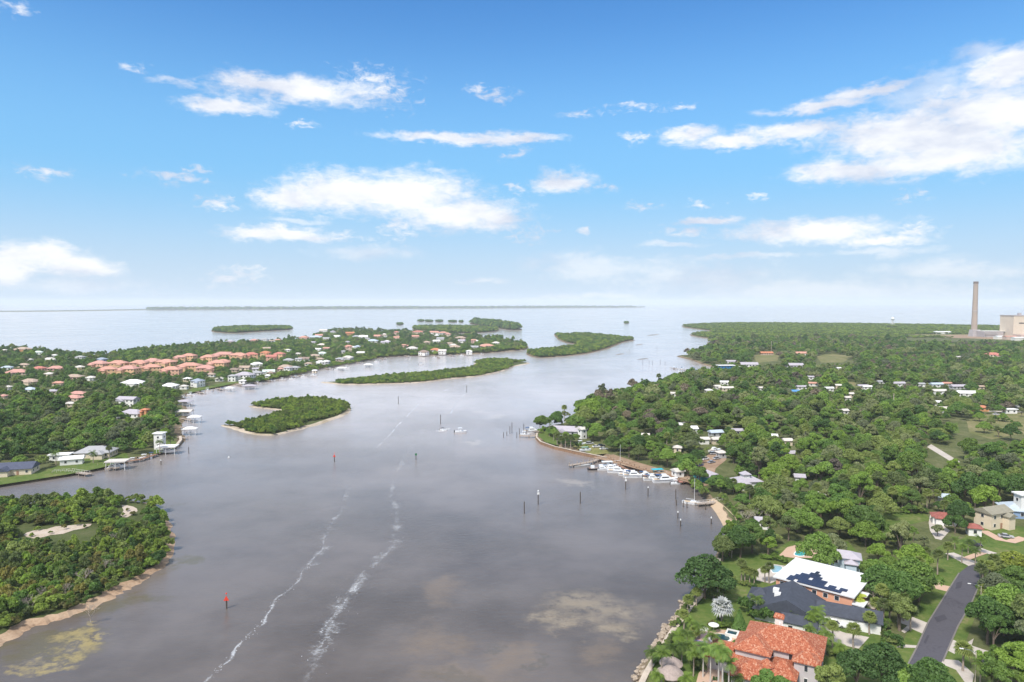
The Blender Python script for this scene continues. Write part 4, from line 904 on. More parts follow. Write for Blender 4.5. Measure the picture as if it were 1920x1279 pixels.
house(1271, 878, 20, 20, 1, 'gable', 'pale', 'white', .7, G, group=MG, base='open shed with pale roof beside the dock', name='shed', cat='shed', extra=False)
o = house(1397, 896, 56, 10, 1, 'hip', 'lavender', 'white', .55, G, group=MG, base='pale hip-roofed house with square cupola')
mb = MB(); mb.box(0, 0, G + 4.2, 3, 3, 1.8); mb.build('cupola', M_white, o); r_ = roof_mb(3, 3, G + 6, 1.0, 'hip', .6).build('cupola_roof', roofm('lavender'), o)
house(1065, 803, 56, -12, 1, 'gable', 'lavender', 'grey', .55, G, group=MG, base='large house with pale grey roof on the point')
house(1092, 801, 13, 30, 2, 'gable', 'pale', 'white', .8, G, group=MG, base='white gabled wing beside the grey-roofed point house', extra=False)

# ------------------------------------------------------------------ pools, patios, garden things
def pool(pxs, lab, g=G, wc=M_pool):
    pts = [P(*p, g).to_2d() for p in pxs]; c = sum(pts, Vector((0, 0))) / len(pts)
    o = empty('swimming_pool', (*c, g), 0, lab, 'pool'); loc = [p - c for p in pts]; sp = spline(loc, 4)
    out = [p * 1.0 + p.normalized() * .5 for p in sp]; n = len(sp)
    mb = MB(); mb.add([(*p, .10) for p in out] + [(*p, .16) for p in sp], [(i, (i + 1) % n, n + (i + 1) % n, n + i) for i in range(n)]); mb.add([(*p, .10) for p in out] + [(*p, -.1) for p in out], [(i, n + i, n + (i + 1) % n, (i + 1) % n) for i in range(n)])
    mb.build('coping', M_trim, o); mb = MB(); mb.prism(sp, -.1, .11); mb.build('water', wc, o); return o
sheet('patio', [(1420,1068),(1440,1056),(1478,1062),(1462,1086),(1445,1094),(1418,1088)], G + .05, M_concrete)
pool([(1446,1066),(1452,1061),(1466,1064),(1462,1072),(1450,1074)], 'rectangular blue pool on the white deck beside the peach house', wc=mat('pool_pale', (.28, .45, .52), .06, .1))
sheet('patio', [(1460,1042),(1476,1026),(1500,1020),(1535,1032),(1528,1046),(1486,1046)], G + .05, M_paver)
pool([(1490,1040),(1496,1034),(1506,1032),(1515,1036),(1508,1042),(1498,1043)], 'turquoise free-form pool behind the white flat roof')
sheet('patio', [(1326,1186),(1345,1180),(1370,1182),(1395,1192),(1392,1212),(1352,1222),(1318,1215),(1300,1208),(1302,1196)], G + .05, M_paver)
pool([(1332,1196),(1345,1190),(1362,1192),(1368,1200),(1350,1206),(1336,1203)], 'dark kidney-shaped pool on the villa patio', wc=mat('pool_dark', (.02, .06, .07), .05, .2))
sheet('patio', [(1300,1300),(1310,1262),(1330,1240),(1352,1250),(1362,1300)], G + .06, M_paver)
c = at(1373, 1191, G); o = empty('hot_tub', c, UA, 'square raised hot tub with pale rim on the villa patio', 'hot tub')
mb = MB(); mb.box(0, 1.3, 0, 3, .4, .8); mb.box(0, -1.3, 0, 3, .4, .8); mb.box(1.3, 0, 0, .4, 2.2, .8); mb.box(-1.3, 0, 0, .4, 2.2, .8); mb.build('rim', M_trim, o)
mb = MB(); mb.box(0, 0, 0, 2.2, 2.2, .55); mb.build('water', mat('pool_dark', (.02, .06, .07), .05, .2), o)
M_thatch = mat('thatch', (.36, .29, .26), .95, .2, 2.5, bump=.6)
for px, py, s_, lab in ((1258,1262,1.0,'round thatched tiki hut roof on the lawn beside the seawall, upper'), (1256,1284,1.15,'round thatched tiki hut roof on the lawn at the bottom edge, lower')):
    c = at(px, py, G); o = empty('tiki_hut', c, 0, lab, 'hut', 'tiki huts'); o.scale = (s_, s_, s_)
    mb = MB(); mb.lathe([(2.6, 2.1), (2.65, 2.3), (1.9, 2.9), (1.0, 3.4), (.1, 3.8)], 0, 0, 16); mb.build('thatch_roof', M_thatch, o)
    for k_ in range(4): mb = MB(); mb.tube([(1.6 * cos(k_ * pi / 2 + .7), 1.6 * sin(k_ * pi / 2 + .7), -.2), (1.6 * cos(k_ * pi / 2 + .7), 1.6 * sin(k_ * pi / 2 + .7), 2.5)], .1, 6); mb.build('post', M_brownwood, o)
def umbrella(px, py, cc, lab):
    c = at(px, py, G); o = empty('parasol', c, 0, lab, 'parasol'); mb = MB(); mb.lathe([(1.35, 2.0), (1.3, 2.08), (.6, 2.4), (.05, 2.6)], 0, 0, 10); mb.build('canopy', cc, o); mb = MB(); mb.tube([(0, 0, -.1), (0, 0, 2.5)], .04, 6); mb.build('pole', M_chrome, o)
umbrella(1338, 1186, M_white, 'round white parasol above the villa pool')
umbrella(1318, 1194, M_trim, 'cream parasol left of the villa pool')
M_pinkc = mat('pink_canvas', (.62, .40, .37), .7, .1)
c = at(1311, 1212, G); o = empty('awning', c, R(-20), 'pink canvas awning with a purple stripe beside the villa palms', 'awning')
mb = MB(); mb.add([(-2, -2.2, 2.2), (2, -2.2, 2.2), (2, 2.2, 3.0), (-2, 2.2, 3.0), (-2, -2.2, 2.1), (2, -2.2, 2.1), (2, 2.2, 2.9), (-2, 2.2, 2.9)], [(0, 1, 2, 3), (7, 6, 5, 4), (0, 4, 5, 1), (1, 5, 6, 2), (2, 6, 7, 3), (3, 7, 4, 0)]); mb.build('canvas', M_pinkc, o)
mb = MB(); mb.box(0, -1.9, 2.27, 4, .5, .05); mb.build('stripe', mat('purple_canvas', (.22, .17, .42), .7, .1), o)
for x_, y_ in ((-1.9, -2), (1.9, -2), (-1.9, 2), (1.9, 2)): mb = MB(); mb.tube([(x_, y_, -.1), (x_, y_, 2.3)], .05, 6); mb.build('post', M_chrome, o)
# conical clipped tree, hedges, flower beds
C_ = rng.random(1500); z_ = C_ ** .8 * 5.2; t_ = rng.uniform(0, 2 * pi, 1500); rr_ = (1 - z_ / 5.4) * 2.1
_cone = quads_mesh('crown', np.stack([np.cos(t_) * rr_, np.sin(t_) * rr_, z_ + .2], 1), np.stack([np.cos(t_), np.sin(t_), np.full(1500, .5)], 1) + rng.normal(size=(1500, 3)) * .35, rng.uniform(.25, .5, 1500), LEAF['dark green'])
c = at(1386, 1182, G); o = empty('conical_tree', c, 0, 'dark clipped conical tree beside the villa roof', 'tree'); put('crown', _cone, o); mb = MB(); mb.tube([(0, 0, -.3), (0, 0, 3)], .12, 6); mb.build('trunk', M_trunk, o)
def hedge(x0, y0, x1, y1, n, c_, sc, base, w=.6, group='garden bushes'):
    for i in range(n):
        t = (i + .5) / n; c = at(x0 + (x1 - x0) * t + random.uniform(-w, w) * 3, y0 + (y1 - y0) * t + random.uniform(-w, w) * 2, G)
        bush(c, random.randrange(4), random.choice(c_) if isinstance(c_, tuple) else c_, sc * random.uniform(.8, 1.2), base, group, 'bush', 'garden_bush')
hedge(1398,1150,1440,1168,7,('dark green','mid green'),1.15,'dark round hedge bush')
hedge(1362,1090,1425,1106,12,('dark green','olive green'),.42,'low clipped hedge bush')
hedge(1425,1046,1478,1056,8,('mid green','bright green'),.55,'green hedge bush')
hedge(1340,1178,1370,1178,5,('bright green',),.5,'lime yellow border shrub')
hedge(1330,1172,1342,1178,3,('tawny',),.5,'reddish brown border shrub')
hedge(1296,1250,1310,1258,3,('olive green','mid green'),.7,'rounded bed shrub')
hedge(1480,1258,1520,1262,6,('dark green','mid green'),.55,'dark shrub')
hedge(1655,1195,1690,1215,6,('olive green','dark green'),.7,'roadside shrub')
hedge(1640,1180,1665,1175,4,('dark green','mid green'),.9,'driveway shrub')
hedge(1262,1180,1290,1140,6,('olive green','mid green'),.6,'shoreline shrub')
hedge(1300,908,1322,932,9,('mid green','olive green','dark green'),1.0,'shoreline bush')
hedge(1352,932,1388,978,8,('mid green','olive green'),.85,'beach bush')
hedge(1384,990,1352,1046,12,('mid green','dark green','olive green'),1.0,'shoreline bush')
hedge(1332,1082,1290,1140,8,('olive green','mid green'),.7,'seawall shrub')
hedge(1228,1245,1262,1196,9,('olive green','mid green','bright green'),.55,'seawall shrub')
hedge(1400,1195,1372,1225,6,('mid green','olive green','bright green'),.6,'villa shrub')
hedge(1545,1225,1590,1235,7,('mid green','olive green'),.6,'villa shrub')
hedge(1012,812,1030,806,4,('bright green','mid green'),.9,'bright garden bush')
hedge(1045,832,1100,842,7,('dark green','mid green','olive green'),.75,'garden bush')
hedge(1850,983,1880,990,5,('olive green','mid green'),.6,'garden bush')
hedge(1845,1165,1880,1150,4,('mid green',),.9,'garden bush')
hedge(1840,1240,1880,1250,5,('mid green','olive green'),.9,'garden bush')
hedge(1660,965,1740,962,6,('mid green','olive green'),.9,'garden bush')

for f in ([(44,1003),(62,995),(88,992),(104,987),(132,985),(172,982),(160,990),(138,994),(118,1001),(96,1003),(66,1010)], [(228,947),(250,950),(258,958),(238,970),(226,966),(232,957)]): sheet('sand', f, .93, M_sandp, 2)
KEEP += [(40, 986, 176, 1008, 265), (226, 946, 262, 970, 285)]
# --- hand-placed trees round the gardens
for px, py, i, c_, s_, b_ in ((1322,1122,3,'dark green',1.35,'broad dark oak leaning over the seawall'),(1345,1124,1,'olive green',.7,'small olive tree'),(1388,1046,0,'dark green',1.05,'dark oak'),(1368,1042,1,'mid green',.95,'green oak'),(1410,1036,5,'mid green',1.0,'green oak'),(1440,1040,4,'bright green',.9,'bright slender tree'),
    (1532,1072,3,'mid green',1.12,'spreading green tree'),(1560,1060,0,'grey green',.95,'grey green tree'),(1606,1304,0,'dark green',1.0,'large dark oak'),(1652,1302,3,'dark green',1.0,'broad dark oak'),(1745,1318,0,'dark green',.95,'dark oak'),(1700,1314,1,'mid green',1.1,'green oak'),(1556,1322,4,'olive green',1.0,'olive tree'),(1745,1330,0,'dark green',1.0,'dark oak'),(1447,1322,1,'dark green',.85,'small round dark tree'),
    (1648,1128,3,'dark green',1.05,'dark oak with pale limbs'),(1690,1150,0,'dark green',1.1,'dark oak with pale limbs'),(1722,1128,5,'mid green',1.0,'green oak'),(1640,1092,1,'mid green',1.0,'green tree'),
    (1852,1208,0,'dark green',1.1,'large dark oak'),(1886,1190,3,'mid green',1.15,'broad green oak'),(1925,1215,1,'dark green',1.1,'dark oak'),(1905,1140,5,'mid green',1.0,'green oak'),(1865,1140,0,'grey green',.95,'grey green tree'),(1896,1088,3,'yellow green',1.0,'spreading yellow green tree'),(1930,1080,1,'yellow green',.9,'yellow green tree'),(1905,1290,5,'bright green',1.0,'bright green tree'),(1868,1310,4,'mid green',.95,'green tree'),
    (1312,905,1,'mid green',.95,'round green tree'),(1290,893,3,'mid green',.85,'round green tree'),(1345,915,1,'dark green',.85,'low dark tree'),(1360,925,3,'mid green',.8,'low green tree'),(1335,922,0,'dark green',.75,'low dark tree'),
    (1103,822,2,'mid green',.8,'slender green tree'),(1045,822,1,'olive green',.6,'small olive tree'),(1030,815,0,'mid green',.5,'small green tree'),(1112,828,0,'mid green',.8,'green tree'),(1146,846,3,'mid green',.8,'green tree'),(1080,815,5,'olive green',.55,'small olive tree'),(1800,990,0,'dark green',1.0,'dark oak'),(1790,1000,1,'dark green',.8,'dark oak')):
    if c_ == 'yellow green' and (0, c_) not in CROWN:
        for k_ in range(6): CROWN[(k_, c_)] = CROWN[(k_, 'mid green')].copy(); CROWN[(k_, c_)].materials[0] = LEAF[c_]
    tree(at(px, py, G), i, c_, s_, b_, 'trees of the right-hand gardens')
for k_, (px, py, s_) in enumerate(((1640,1142,.8),(1688,1152,.95),(1372,1046,.7),(1400,990,.9),(1440,985,.8),(1655,880,.8),(1230,760,.9),(1240,775,.8),(1420,985,.85))):
    bare_tree(px, py, 'leafless pale-limbed tree', s_, G, k_)
for kind, px, py, base, s_, i in (
    ('feather',1222,1264,'dark coconut palm at the seawall',.8,0),('feather',1234,1296,'young bright palm',.7,2),('feather',1262,1248,'feathery palm on the lawn',.85,2),('feather',1278,1246,'feathery palm on the lawn',.9,2),('feather',1296,1244,'feathery palm on the lawn',.85,2),('feather',1311,1216,'coconut palm beside the pink awning',.85,0),
    ('royal',1318,1270,'royal palm with white trunk',.78,0),('royal',1332,1282,'royal palm with white trunk',.78,0),('royal',1347,1296,'tall royal palm with white trunk',.9,1),('royal',1354,1300,'tall royal palm with white trunk',.88,1),('feather',1284,1300,'yellow green palm',.7,2),('feather',1382,1296,'yellow green palm',.6,2),
    ('feather',1418,1160,'coconut palm in front of the white gable',.85,0),('feather',1531,1188,'tall dark palm',.9,0),('feather',1522,1190,'tall dark palm',.75,0),('feather',1548,1228,'dark palm at the roof corner',.8,0),('fan',1500,1268,'fan palm with orange skirt',1.1,0),('feather',1488,1176,'short palm',.7,2),('silver',1353,1174,'silvery blue fan palm',1.0,0),
    ('fan',1290,1152,'sabal palm',.9,0),('fan',1306,1136,'sabal palm',.85,0),('fan',1345,1130,'sabal palm',.95,1),('fan',1356,1124,'sabal palm',.95,1),('fan',1338,1122,'sabal palm',.9,1),('fan',1390,1092,'sabal palm',.95,1),('fan',1397,1094,'sabal palm',.9,0),('fan',1406,1096,'sabal palm',.85,0),('fan',1414,1097,'sabal palm',.8,0),('fan',1434,1092,'sabal palm',.85,0),('fan',1442,1094,'sabal palm',.85,1),
    ('fan',1600,1216,'sabal palm on the driveway edge',1.05,0),('fan',1707,1182,'sabal palm at the driveway',1.1,0),('fan',1684,1176,'sabal palm',1.0,1),('fan',1668,1170,'sabal palm',1.0,0),('fan',1656,1176,'sabal palm',1.0,1),('fan',1642,1162,'bright sabal palm',1.0,0),('fan',1805,1258,'sabal palm by the lamp',1.15,0),('fan',1758,1078,'round sabal palm',1.05,1),('feather',1803,1056,'feathery palm',.85,0),('feather',1838,1040,'feathery palm',.85,0),('feather',1790,1030,'feathery palm',.7,2),
    ('fan',1842,1090,'sabal palm',1.1,0),('fan',1854,1104,'sabal palm',1.1,1),('fan',1868,1104,'sabal palm',1.1,0),('fan',1880,1112,'sabal palm',1.1,1),('fan',1893,1110,'sabal palm',1.1,0),('fan',1845,1140,'sabal palm',1.1,0),('fan',1858,1122,'sabal palm',1.1,0),('feather',1858,1300,'bright feathery palm',.8,2),('feather',1895,1310,'bright feathery palm',.8,0),
    ('tiny',1578,1142,'small slender palm in the forecourt',1.3,1),('tiny',1593,1145,'small slender palm in the forecourt',1.3,1),('tiny',1607,1150,'small slender palm in the forecourt',1.3,1),('tiny',1622,1158,'small slender palm in the forecourt',1.1,0),
    ('fan',1643,958,'sabal palm',1.3,1),('fan',1672,955,'sabal palm',1.2,1),('fan',1692,960,'sabal palm',1.1,0),('fan',1727,962,'sabal palm',1.2,0),('fan',1738,958,'sabal palm',1.2,1),('fan',1755,950,'sabal palm',1.2,0),('fan',1770,978,'sabal palm',1.1,1),
    ('feather',1030,818,'dark palm on the point',1.1,1),('feather',1038,826,'dark palm on the point',.9,0),('fan',1058,790,'tall sabal palm on the point',1.3,2),('fan',1070,842,'sabal palm by the seawall',1.1,1),('fan',1052,838,'sabal palm by the seawall',1.1,0),('fan',1060,840,'sabal palm by the seawall',1.1,1),('fan',1045,834,'sabal palm by the seawall',1.1,0),('feather',1310,880,'yellowish palm by the lot',.8,2),('fan',1375,925,'sabal palm',1.1,0),('fan',1450,955,'sabal palm',1.1,1),('fan',1560,905,'sabal palm',1.2,1),('fan',1235,728,'lone tall sabal palm at the shore',1.6,2)):
    palm(kind, px, py, base, s_, i)
for px, py, i in ((105,872,0),(205,862,1),(175,868,2),(20,850,0),(60,848,1),(320,838,2),(300,850,0),(332,770,1),(318,745,2),(300,735,0),(375,722,1),(392,724,0),(410,716,2),(445,712,1),(520,698,0),(560,690,1),(700,665,0),(790,660,1),(25,860,1),(90,858,2)):
    palm(('feather', 'fan')[i % 2], px, py, 'palm', 1.0, i, 1.3, group='palms on the left bank')
for kind, px, py, base, s_, i in (
    ('feather',1240,1282,'feathery palm near the tiki huts',.8,1),('feather',1300,1268,'feathery palm near the tiki huts',.8,0),('feather',1288,1225,'feathery palm above the lawn',.75,0),('fan',1302,1215,'sabal palm near the awning',.9,0),('feather',1272,1222,'feathery palm above the lawn',.8,2),('fan',1282,1180,'sabal palm on the shore bed',.85,0),('feather',1296,1190,'bright feathery palm on the shore bed',.7,2),('feather',1335,1232,'feathery palm between patio and villa',.8,0),('royal',1366,1300,'royal palm with white trunk',.75,0),
    ('feather',1545,1200,'tall feathery palm at the driveway',.8,0),('feather',1520,1205,'feathery palm behind the villa ridge',.7,2),('fan',1560,1216,'sabal palm beside the villa',.9,1),('feather',1572,1240,'feathery palm beside the villa',.7,2),('fan',1630,1190,'sabal palm beside the garage drive',1.0,0),('fan',1652,1152,'sabal palm beside the garage drive',1.1,1),('fan',1670,1148,'sabal palm beside the garage drive',1.0,0),('fan',1694,1164,'sabal palm beside the garage drive',1.0,1),
    ('fan',1722,1090,'sabal palm under the oaks',1.0,1),('fan',1735,1060,'sabal palm under the oaks',1.0,0),('fan',1777,1050,'sabal palm on the upper lawn',1.0,0),('feather',1815,1038,'feathery palm on the upper lawn',.8,2),('feather',1828,1060,'feathery palm on the upper lawn',.8,0),('fan',1862,1090,'sabal palm right of the road',1.1,1),('fan',1875,1088,'sabal palm right of the road',1.1,0),('fan',1838,1110,'sabal palm right of the road',1.1,1),('feather',1838,1290,'feathery palm right of the lower road',.8,0),('feather',1878,1270,'feathery palm right of the lower road',.8,2),('fan',1900,1262,'sabal palm right of the lower road',1.1,0),
    ('fan',1480,985,'sabal palm in the woods',1.2,1),('fan',1530,960,'sabal palm in the woods',1.3,2),('fan',1580,940,'sabal palm in the woods',1.3,2),('fan',1610,930,'sabal palm in the woods',1.2,1),('fan',1470,930,'sabal palm in the woods',1.3,2),('fan',1640,900,'sabal palm in the woods',1.4,2),('fan',1720,915,'sabal palm in the woods',1.3,2),('fan',1800,935,'sabal palm in the woods',1.3,2),('fan',1405,950,'sabal palm in the woods',1.2,1),('fan',1430,870,'sabal palm in the woods',1.5,2),('fan',1250,850,'sabal palm in the woods',1.3,2),('fan',1210,845,'sabal palm in the woods',1.3,1),('fan',1170,838,'sabal palm in the woods',1.3,2),('fan',1510,840,'sabal palm in the woods',1.5,2),('fan',1680,860,'sabal palm in the woods',1.5,2)):
    palm(kind, px, py, base, s_, i)
for px, py, c_, s_ in ((1836,790,'mid green',.7),(1858,800,'olive green',.6),(1880,790,'mid green',.55),(1905,806,'dark green',.7),(1845,812,'mid green',.8),(1872,820,'olive green',.8),(1895,826,'dark green',.9),(1915,782,'grey green',.6),(1828,776,'dark green',.8)):
    tree(P(px, py, G), random.randrange(5), c_, s_, 'small ' + c_ + ' tree', 'trees of the right-hand gardens')
hedge(1856,786,1910,796,7,('olive green','mid green'),.9,'meadow shrub'); hedge(1850,806,1900,815,6,('olive green','tawny'),.9,'meadow shrub')
for px, py, s_ in ((70,995,.6),(95,1001,.5),(120,993,.55),(145,986,.5),(160,990,.45),(60,1006,.5),(240,958,.5),(250,966,.6),(232,968,.5)):
    bush(P(px, py, .93), random.randrange(4), random.choice(('mangrove', 'olive green', 'tawny')), s_, 'little bush growing on the bare sand', 'bushes of the near left island', 'bush', 'mangrove_bush')
rr = random.Random(5)
for _ in range(46):
    px, py = rr.uniform(1225, 1680), rr.uniform(1050, 1290)
    c = P(px, py, G)
    if any((c.x - f[0]) ** 2 + (c.y - f[1]) ** 2 < f[2] ** 2 for f in FOOT) or not pip(np.array([c.x]), np.array([c.y]), EXCL[0])[0] or (1380 < px < 1620 and 1050 < py < 1279) or (1300 < px < 1400 and 1180 < py < 1225): continue
    bush(c, rr.randrange(4), rr.choice(('mid green', 'olive green', 'bright green', 'dark green')), rr.uniform(.3, .75), 'small garden shrub on the lawn', 'garden bushes', 'bush', 'garden_bush')
# ------------------------------------------------------------------ boats
def hull_mesh(L, B, H, m, stern=.85, bow=1.35):
    st = [(-.5, stern, 1.0, 0), (-.2, 1, 1.0, -.05), (.12, .98, 1.06, -.05), (.32, .72, 1.16, 0), (.44, .38, 1.27, .1), (.5, .05, bow, .45)]
    vs = []; fs = []
    for t, w, h, k in st:
        x = t * L; y = w * B / 2; zt = h * H
        vs += [(x, 0, -.3 + k * H), (x * .985, y * .72, -.12 + k * H), (x, y, zt), (x, y * .86, zt), (x, y * .86, zt - .12), (x, -y * .86, zt - .12), (x, -y * .86, zt), (x, -y, zt), (x * .985, -y * .72, -.12 + k * H)]
    n = 9
    for i in range(len(st) - 1):
        for k in range(n): fs.append((i * n + k, (i + 1) * n + k, (i + 1) * n + (k + 1) % n, i * n + (k + 1) % n))
    fs.append(tuple(range(n))); fs.append(tuple(reversed(range((len(st) - 1) * n, len(st) * n))))
    return MB().add(vs, fs).mesh('hull', m)
M_bimini = mat('canvas_blue', (.04, .09, .2), .8, .1)
M_tan = mat('deck_tan', (.55, .42, .28), .7, .12)
H_cr = hull_mesh(9.5, 3.1, 1.25, M_hull); H_sk = hull_mesh(6.0, 2.2, .75, M_hull); H_dark = hull_mesh(9, 3.0, 1.1, mat('hull_black', (.03, .028, .03), .4)); H_sail = hull_mesh(10, 2.9, 1.1, M_hull, .5); H_grey = hull_mesh(10.5, 2.2, .8, mat('hull_grey', (.45, .45, .44), .6))
def part(parent, name, m, fn):
    mb = MB(); fn(mb); return mb.build(name, m, parent)
def cabin(mb):
    z = 1.2
    mb.add([(-2.2, -1.15, z), (2.9, -.95, z), (2.9, .95, z), (-2.2, 1.15, z), (-1.9, -1.0, z + 1.25), (1.1, -.85, z + 1.2), (1.1, .85, z + 1.2), (-1.9, 1.0, z + 1.25)], [(3, 2, 1, 0), (4, 5, 6, 7), (0, 1, 5, 4), (1, 2, 6, 5), (2, 3, 7, 6), (3, 0, 4, 7)])
def boat(kind, c, rz, lab, sc=1.0, group='boats at the marina', canopy=None):
    o = empty('boat' if kind != 'sail' else 'sailboat', c, rz, lab, 'boat' if kind != 'sail' else 'sailboat', group); o.scale = (sc, sc, sc)
    if kind == 'cruiser':
        put('hull', H_cr, o); part(o, 'cabin', M_hull, cabin)
        part(o, 'windshield', M_glass, lambda mb: mb.add([(1.3, -.82, 2.3), (2.5, -.86, 1.5), (2.5, .86, 1.5), (1.3, .82, 2.3)], [(0, 1, 2, 3)]).add([(-1.6, -1.07, 1.75), (1.0, -.95, 1.75), (1.0, -.92, 2.15), (-1.6, -1.03, 2.15)], [(0, 1, 2, 3)]))
        if int(c.x * 10) % 3 == 0: part(o, 'bimini', M_bimini, lambda mb: mb.box(-2.6, 0, 2.75, 1.9, 2.0, .1).tube([(-3.4, -.9, 1.1), (-3.4, -.9, 2.75)], .04, 4).tube([(-3.4, .9, 1.1), (-3.4, .9, 2.75)], .04, 4))
        part(o, 'rub_rail', M_dark, lambda mb: mb.box(-1.2, -1.57, 1.12, 6.6, .06, .1).box(-1.2, 1.57, 1.12, 6.6, .06, .1))
        part(o, 'flybridge', M_hull, lambda mb: mb.box(-.6, 0, 2.45, 1.9, 1.6, .55, 0, 0, .85))
        part(o, 'cockpit_floor', M_tan, lambda mb: mb.box(-3.3, 0, 1.0, 2.0, 2.2, .16))
    elif kind == 'open':
        put('hull', H_sk, o)
        part(o, 'console', M_hull, lambda mb: mb.box(-.2, 0, .5, .9, .8, 1.0, 0, 0, .85))
        part(o, 'windshield', M_glass, lambda mb: mb.box(.2, 0, 1.45, .08, .75, .35))
        def top(mb):
            mb.box(-.4, 0, 2.2, 2.1, 1.6, .1)
            for x, y in ((-1.2, -.6), (-1.2, .6), (.4, -.6), (.4, .6)): mb.tube([(x, y, .6), (x * .9, y, 2.2)], .04, 5)
        part(o, 't_top', canopy or M_hull, top)
        part(o, 'outboard_motor', M_dark, lambda mb: mb.box(-3.1, 0, .1, .5, .45, 1.1, 0, 0, .8))
    elif kind == 'dark':
        put('hull', H_dark, o); part(o, 'deck', M_brownwood, lambda mb: mb.box(-.5, 0, .95, 6.4, 2.2, .15)); part(o, 'wheelhouse', M_hull, lambda mb: mb.box(-1.5, 0, 1.05, 2.2, 1.8, 1.6, 0, 0, .9)); part(o, 'windshield', M_glass, lambda mb: mb.box(-.46, 0, 1.8, .1, 1.4, .5))
    elif kind == 'sail':
        put('hull', H_sail, o); part(o, 'deck', M_tan, lambda mb: mb.box(-.8, 0, .98, 6, 2.0, .2)); part(o, 'cabin', M_hull, lambda mb: mb.box(.6, 0, 1.1, 3.2, 1.6, .6, 0, 0, .8))
        part(o, 'mast', M_hull, lambda mb: mb.tube([(1.0, 0, .8), (1.0, 0, 13)], [.10, .07], 6)); part(o, 'boom', M_hull, lambda mb: mb.tube([(1.0, 0, 2.4), (-3.2, 0, 2.3)], .09, 6))
        part(o, 'rigging', M_chrome, lambda mb: mb.tube([(4.9, 0, 1.4), (1.0, 0, 12.8)], .02, 4).tube([(-4.8, 0, 1.1), (1.0, 0, 12.8)], .02, 4))
    elif kind == 'skiff':
        put('hull', H_grey, o); part(o, 'bench', M_tan, lambda mb: mb.box(-1.5, 0, .5, .5, 1.6, .2).box(1.2, 0, .5, .5, 1.5, .2)); part(o, 'outboard_motor', M_dark, lambda mb: mb.box(-5.3, 0, .1, .5, .45, 1.0))
    elif kind == 'canopy':
        put('hull', H_cr, o)
        part(o, 'console', M_hull, lambda mb: mb.box(0, 0, 1.0, 1.6, 1.4, 1.2, 0, 0, .85))
        part(o, 'canopy', canopy or M_tile_blue, lambda mb: mb.box(-.6, 0, 2.9, 5.6, 2.9, .14).tube([(-3, -1.2, .9), (-3, -1.2, 2.9)], .05, 5).tube([(-3, 1.2, .9), (-3, 1.2, 2.9)], .05, 5).tube([(2, -1.1, .9), (2, -1.1, 2.9)], .05, 5).tube([(2, 1.1, .9), (2, 1.1, 2.9)], .05, 5))
    px, py, _ = proj(*c); return o
M5 = lambda x, y: P(1050 + x / 6.857, 820 + y / 6.857, 0)
for kind, x, y, a, s, lab in (('skiff',292,376,22,.95,'long grey skiff tied along the wooden finger dock'),('dark',450,418,8,.85,'dark-hulled work boat, leftmost in the marina row'),('cruiser',550,420,-8,.8,'small white boat right of the dark work boat'),('canopy',620,385,5,1.0,'white boat with long white top lying behind the row'),('cruiser',668,418,-18,.9,'white boat in the middle of the left cluster'),('cruiser',745,455,-12,1.1,'big white cruiser at the right of the left cluster'),
    ('cruiser',855,492,-10,.8,'white boat with teal canvas beside the gap in the row'),('cruiser',955,515,-4,1.15,'long white cruiser at the centre of the row'),('cruiser',1105,505,0,.9,'cream boat left of the turquoise canopy'),('cruiser',1190,552,0,.95,'white boat in front of the turquoise canopy'),('canopy',1265,485,12,1.0,'boat under a turquoise canopy'),('cruiser',1355,575,6,1.3,'largest white cruiser with dark side window at the right of the row'),('open',1492,603,4,.9,'small white skiff beside the brown dock'),('sail',755,345,8,.8,'white sailboat with bare mast behind the left cluster'),('open',700,398,20,.8,'small open boat wedged in the left cluster')):
    boat(kind, M5(x, y), R(a), lab, s, canopy=M_hull if x == 620 else None)
boat('sail', P(1298, 945), R(-28), 'cream sailboat with tall bare mast at the small pier', .85)
boat('cruiser', P(998, 811), R(10), 'tall white trawler yacht beside the point dock', 1.25, 'boats at the point')
boat('open', P(984, 816), R(0), 'small white boat beside the point dock pilings', 1.1, 'boats at the point')
boat('open', P(864, 811), R(12), 'white motorboat under way in mid channel', 1.35, 'boats under way')
boat('open', P(831, 807), R(4), 'small dark boat trailing a white wake in the channel', .8, 'boats under way', canopy=M_dark)
for i, (x, y, s) in enumerate(((640,318,.8),(715,318,.9),(778,320,1),(842,318,1),(922,320,.9),(1012,322,.9),(555,278,1),(592,272,.8),(680,274,.8),(745,280,.8),(880,284,.9),(970,286,.9))):
    boat('open' if i % 2 else 'canopy', P(1200 + x / 8.727, 660 + y / 8.727), R(80), ('boat ' if i else 'boat ') + f'moored at the far dock, {"front" if i < 6 else "back"} row, {("leftmost","second from left","third from left","fourth from left","fifth from left","rightmost")[i % 6]}', s * .9, 'boats at the far dock', canopy=M_bimini if i % 3 else M_hull)

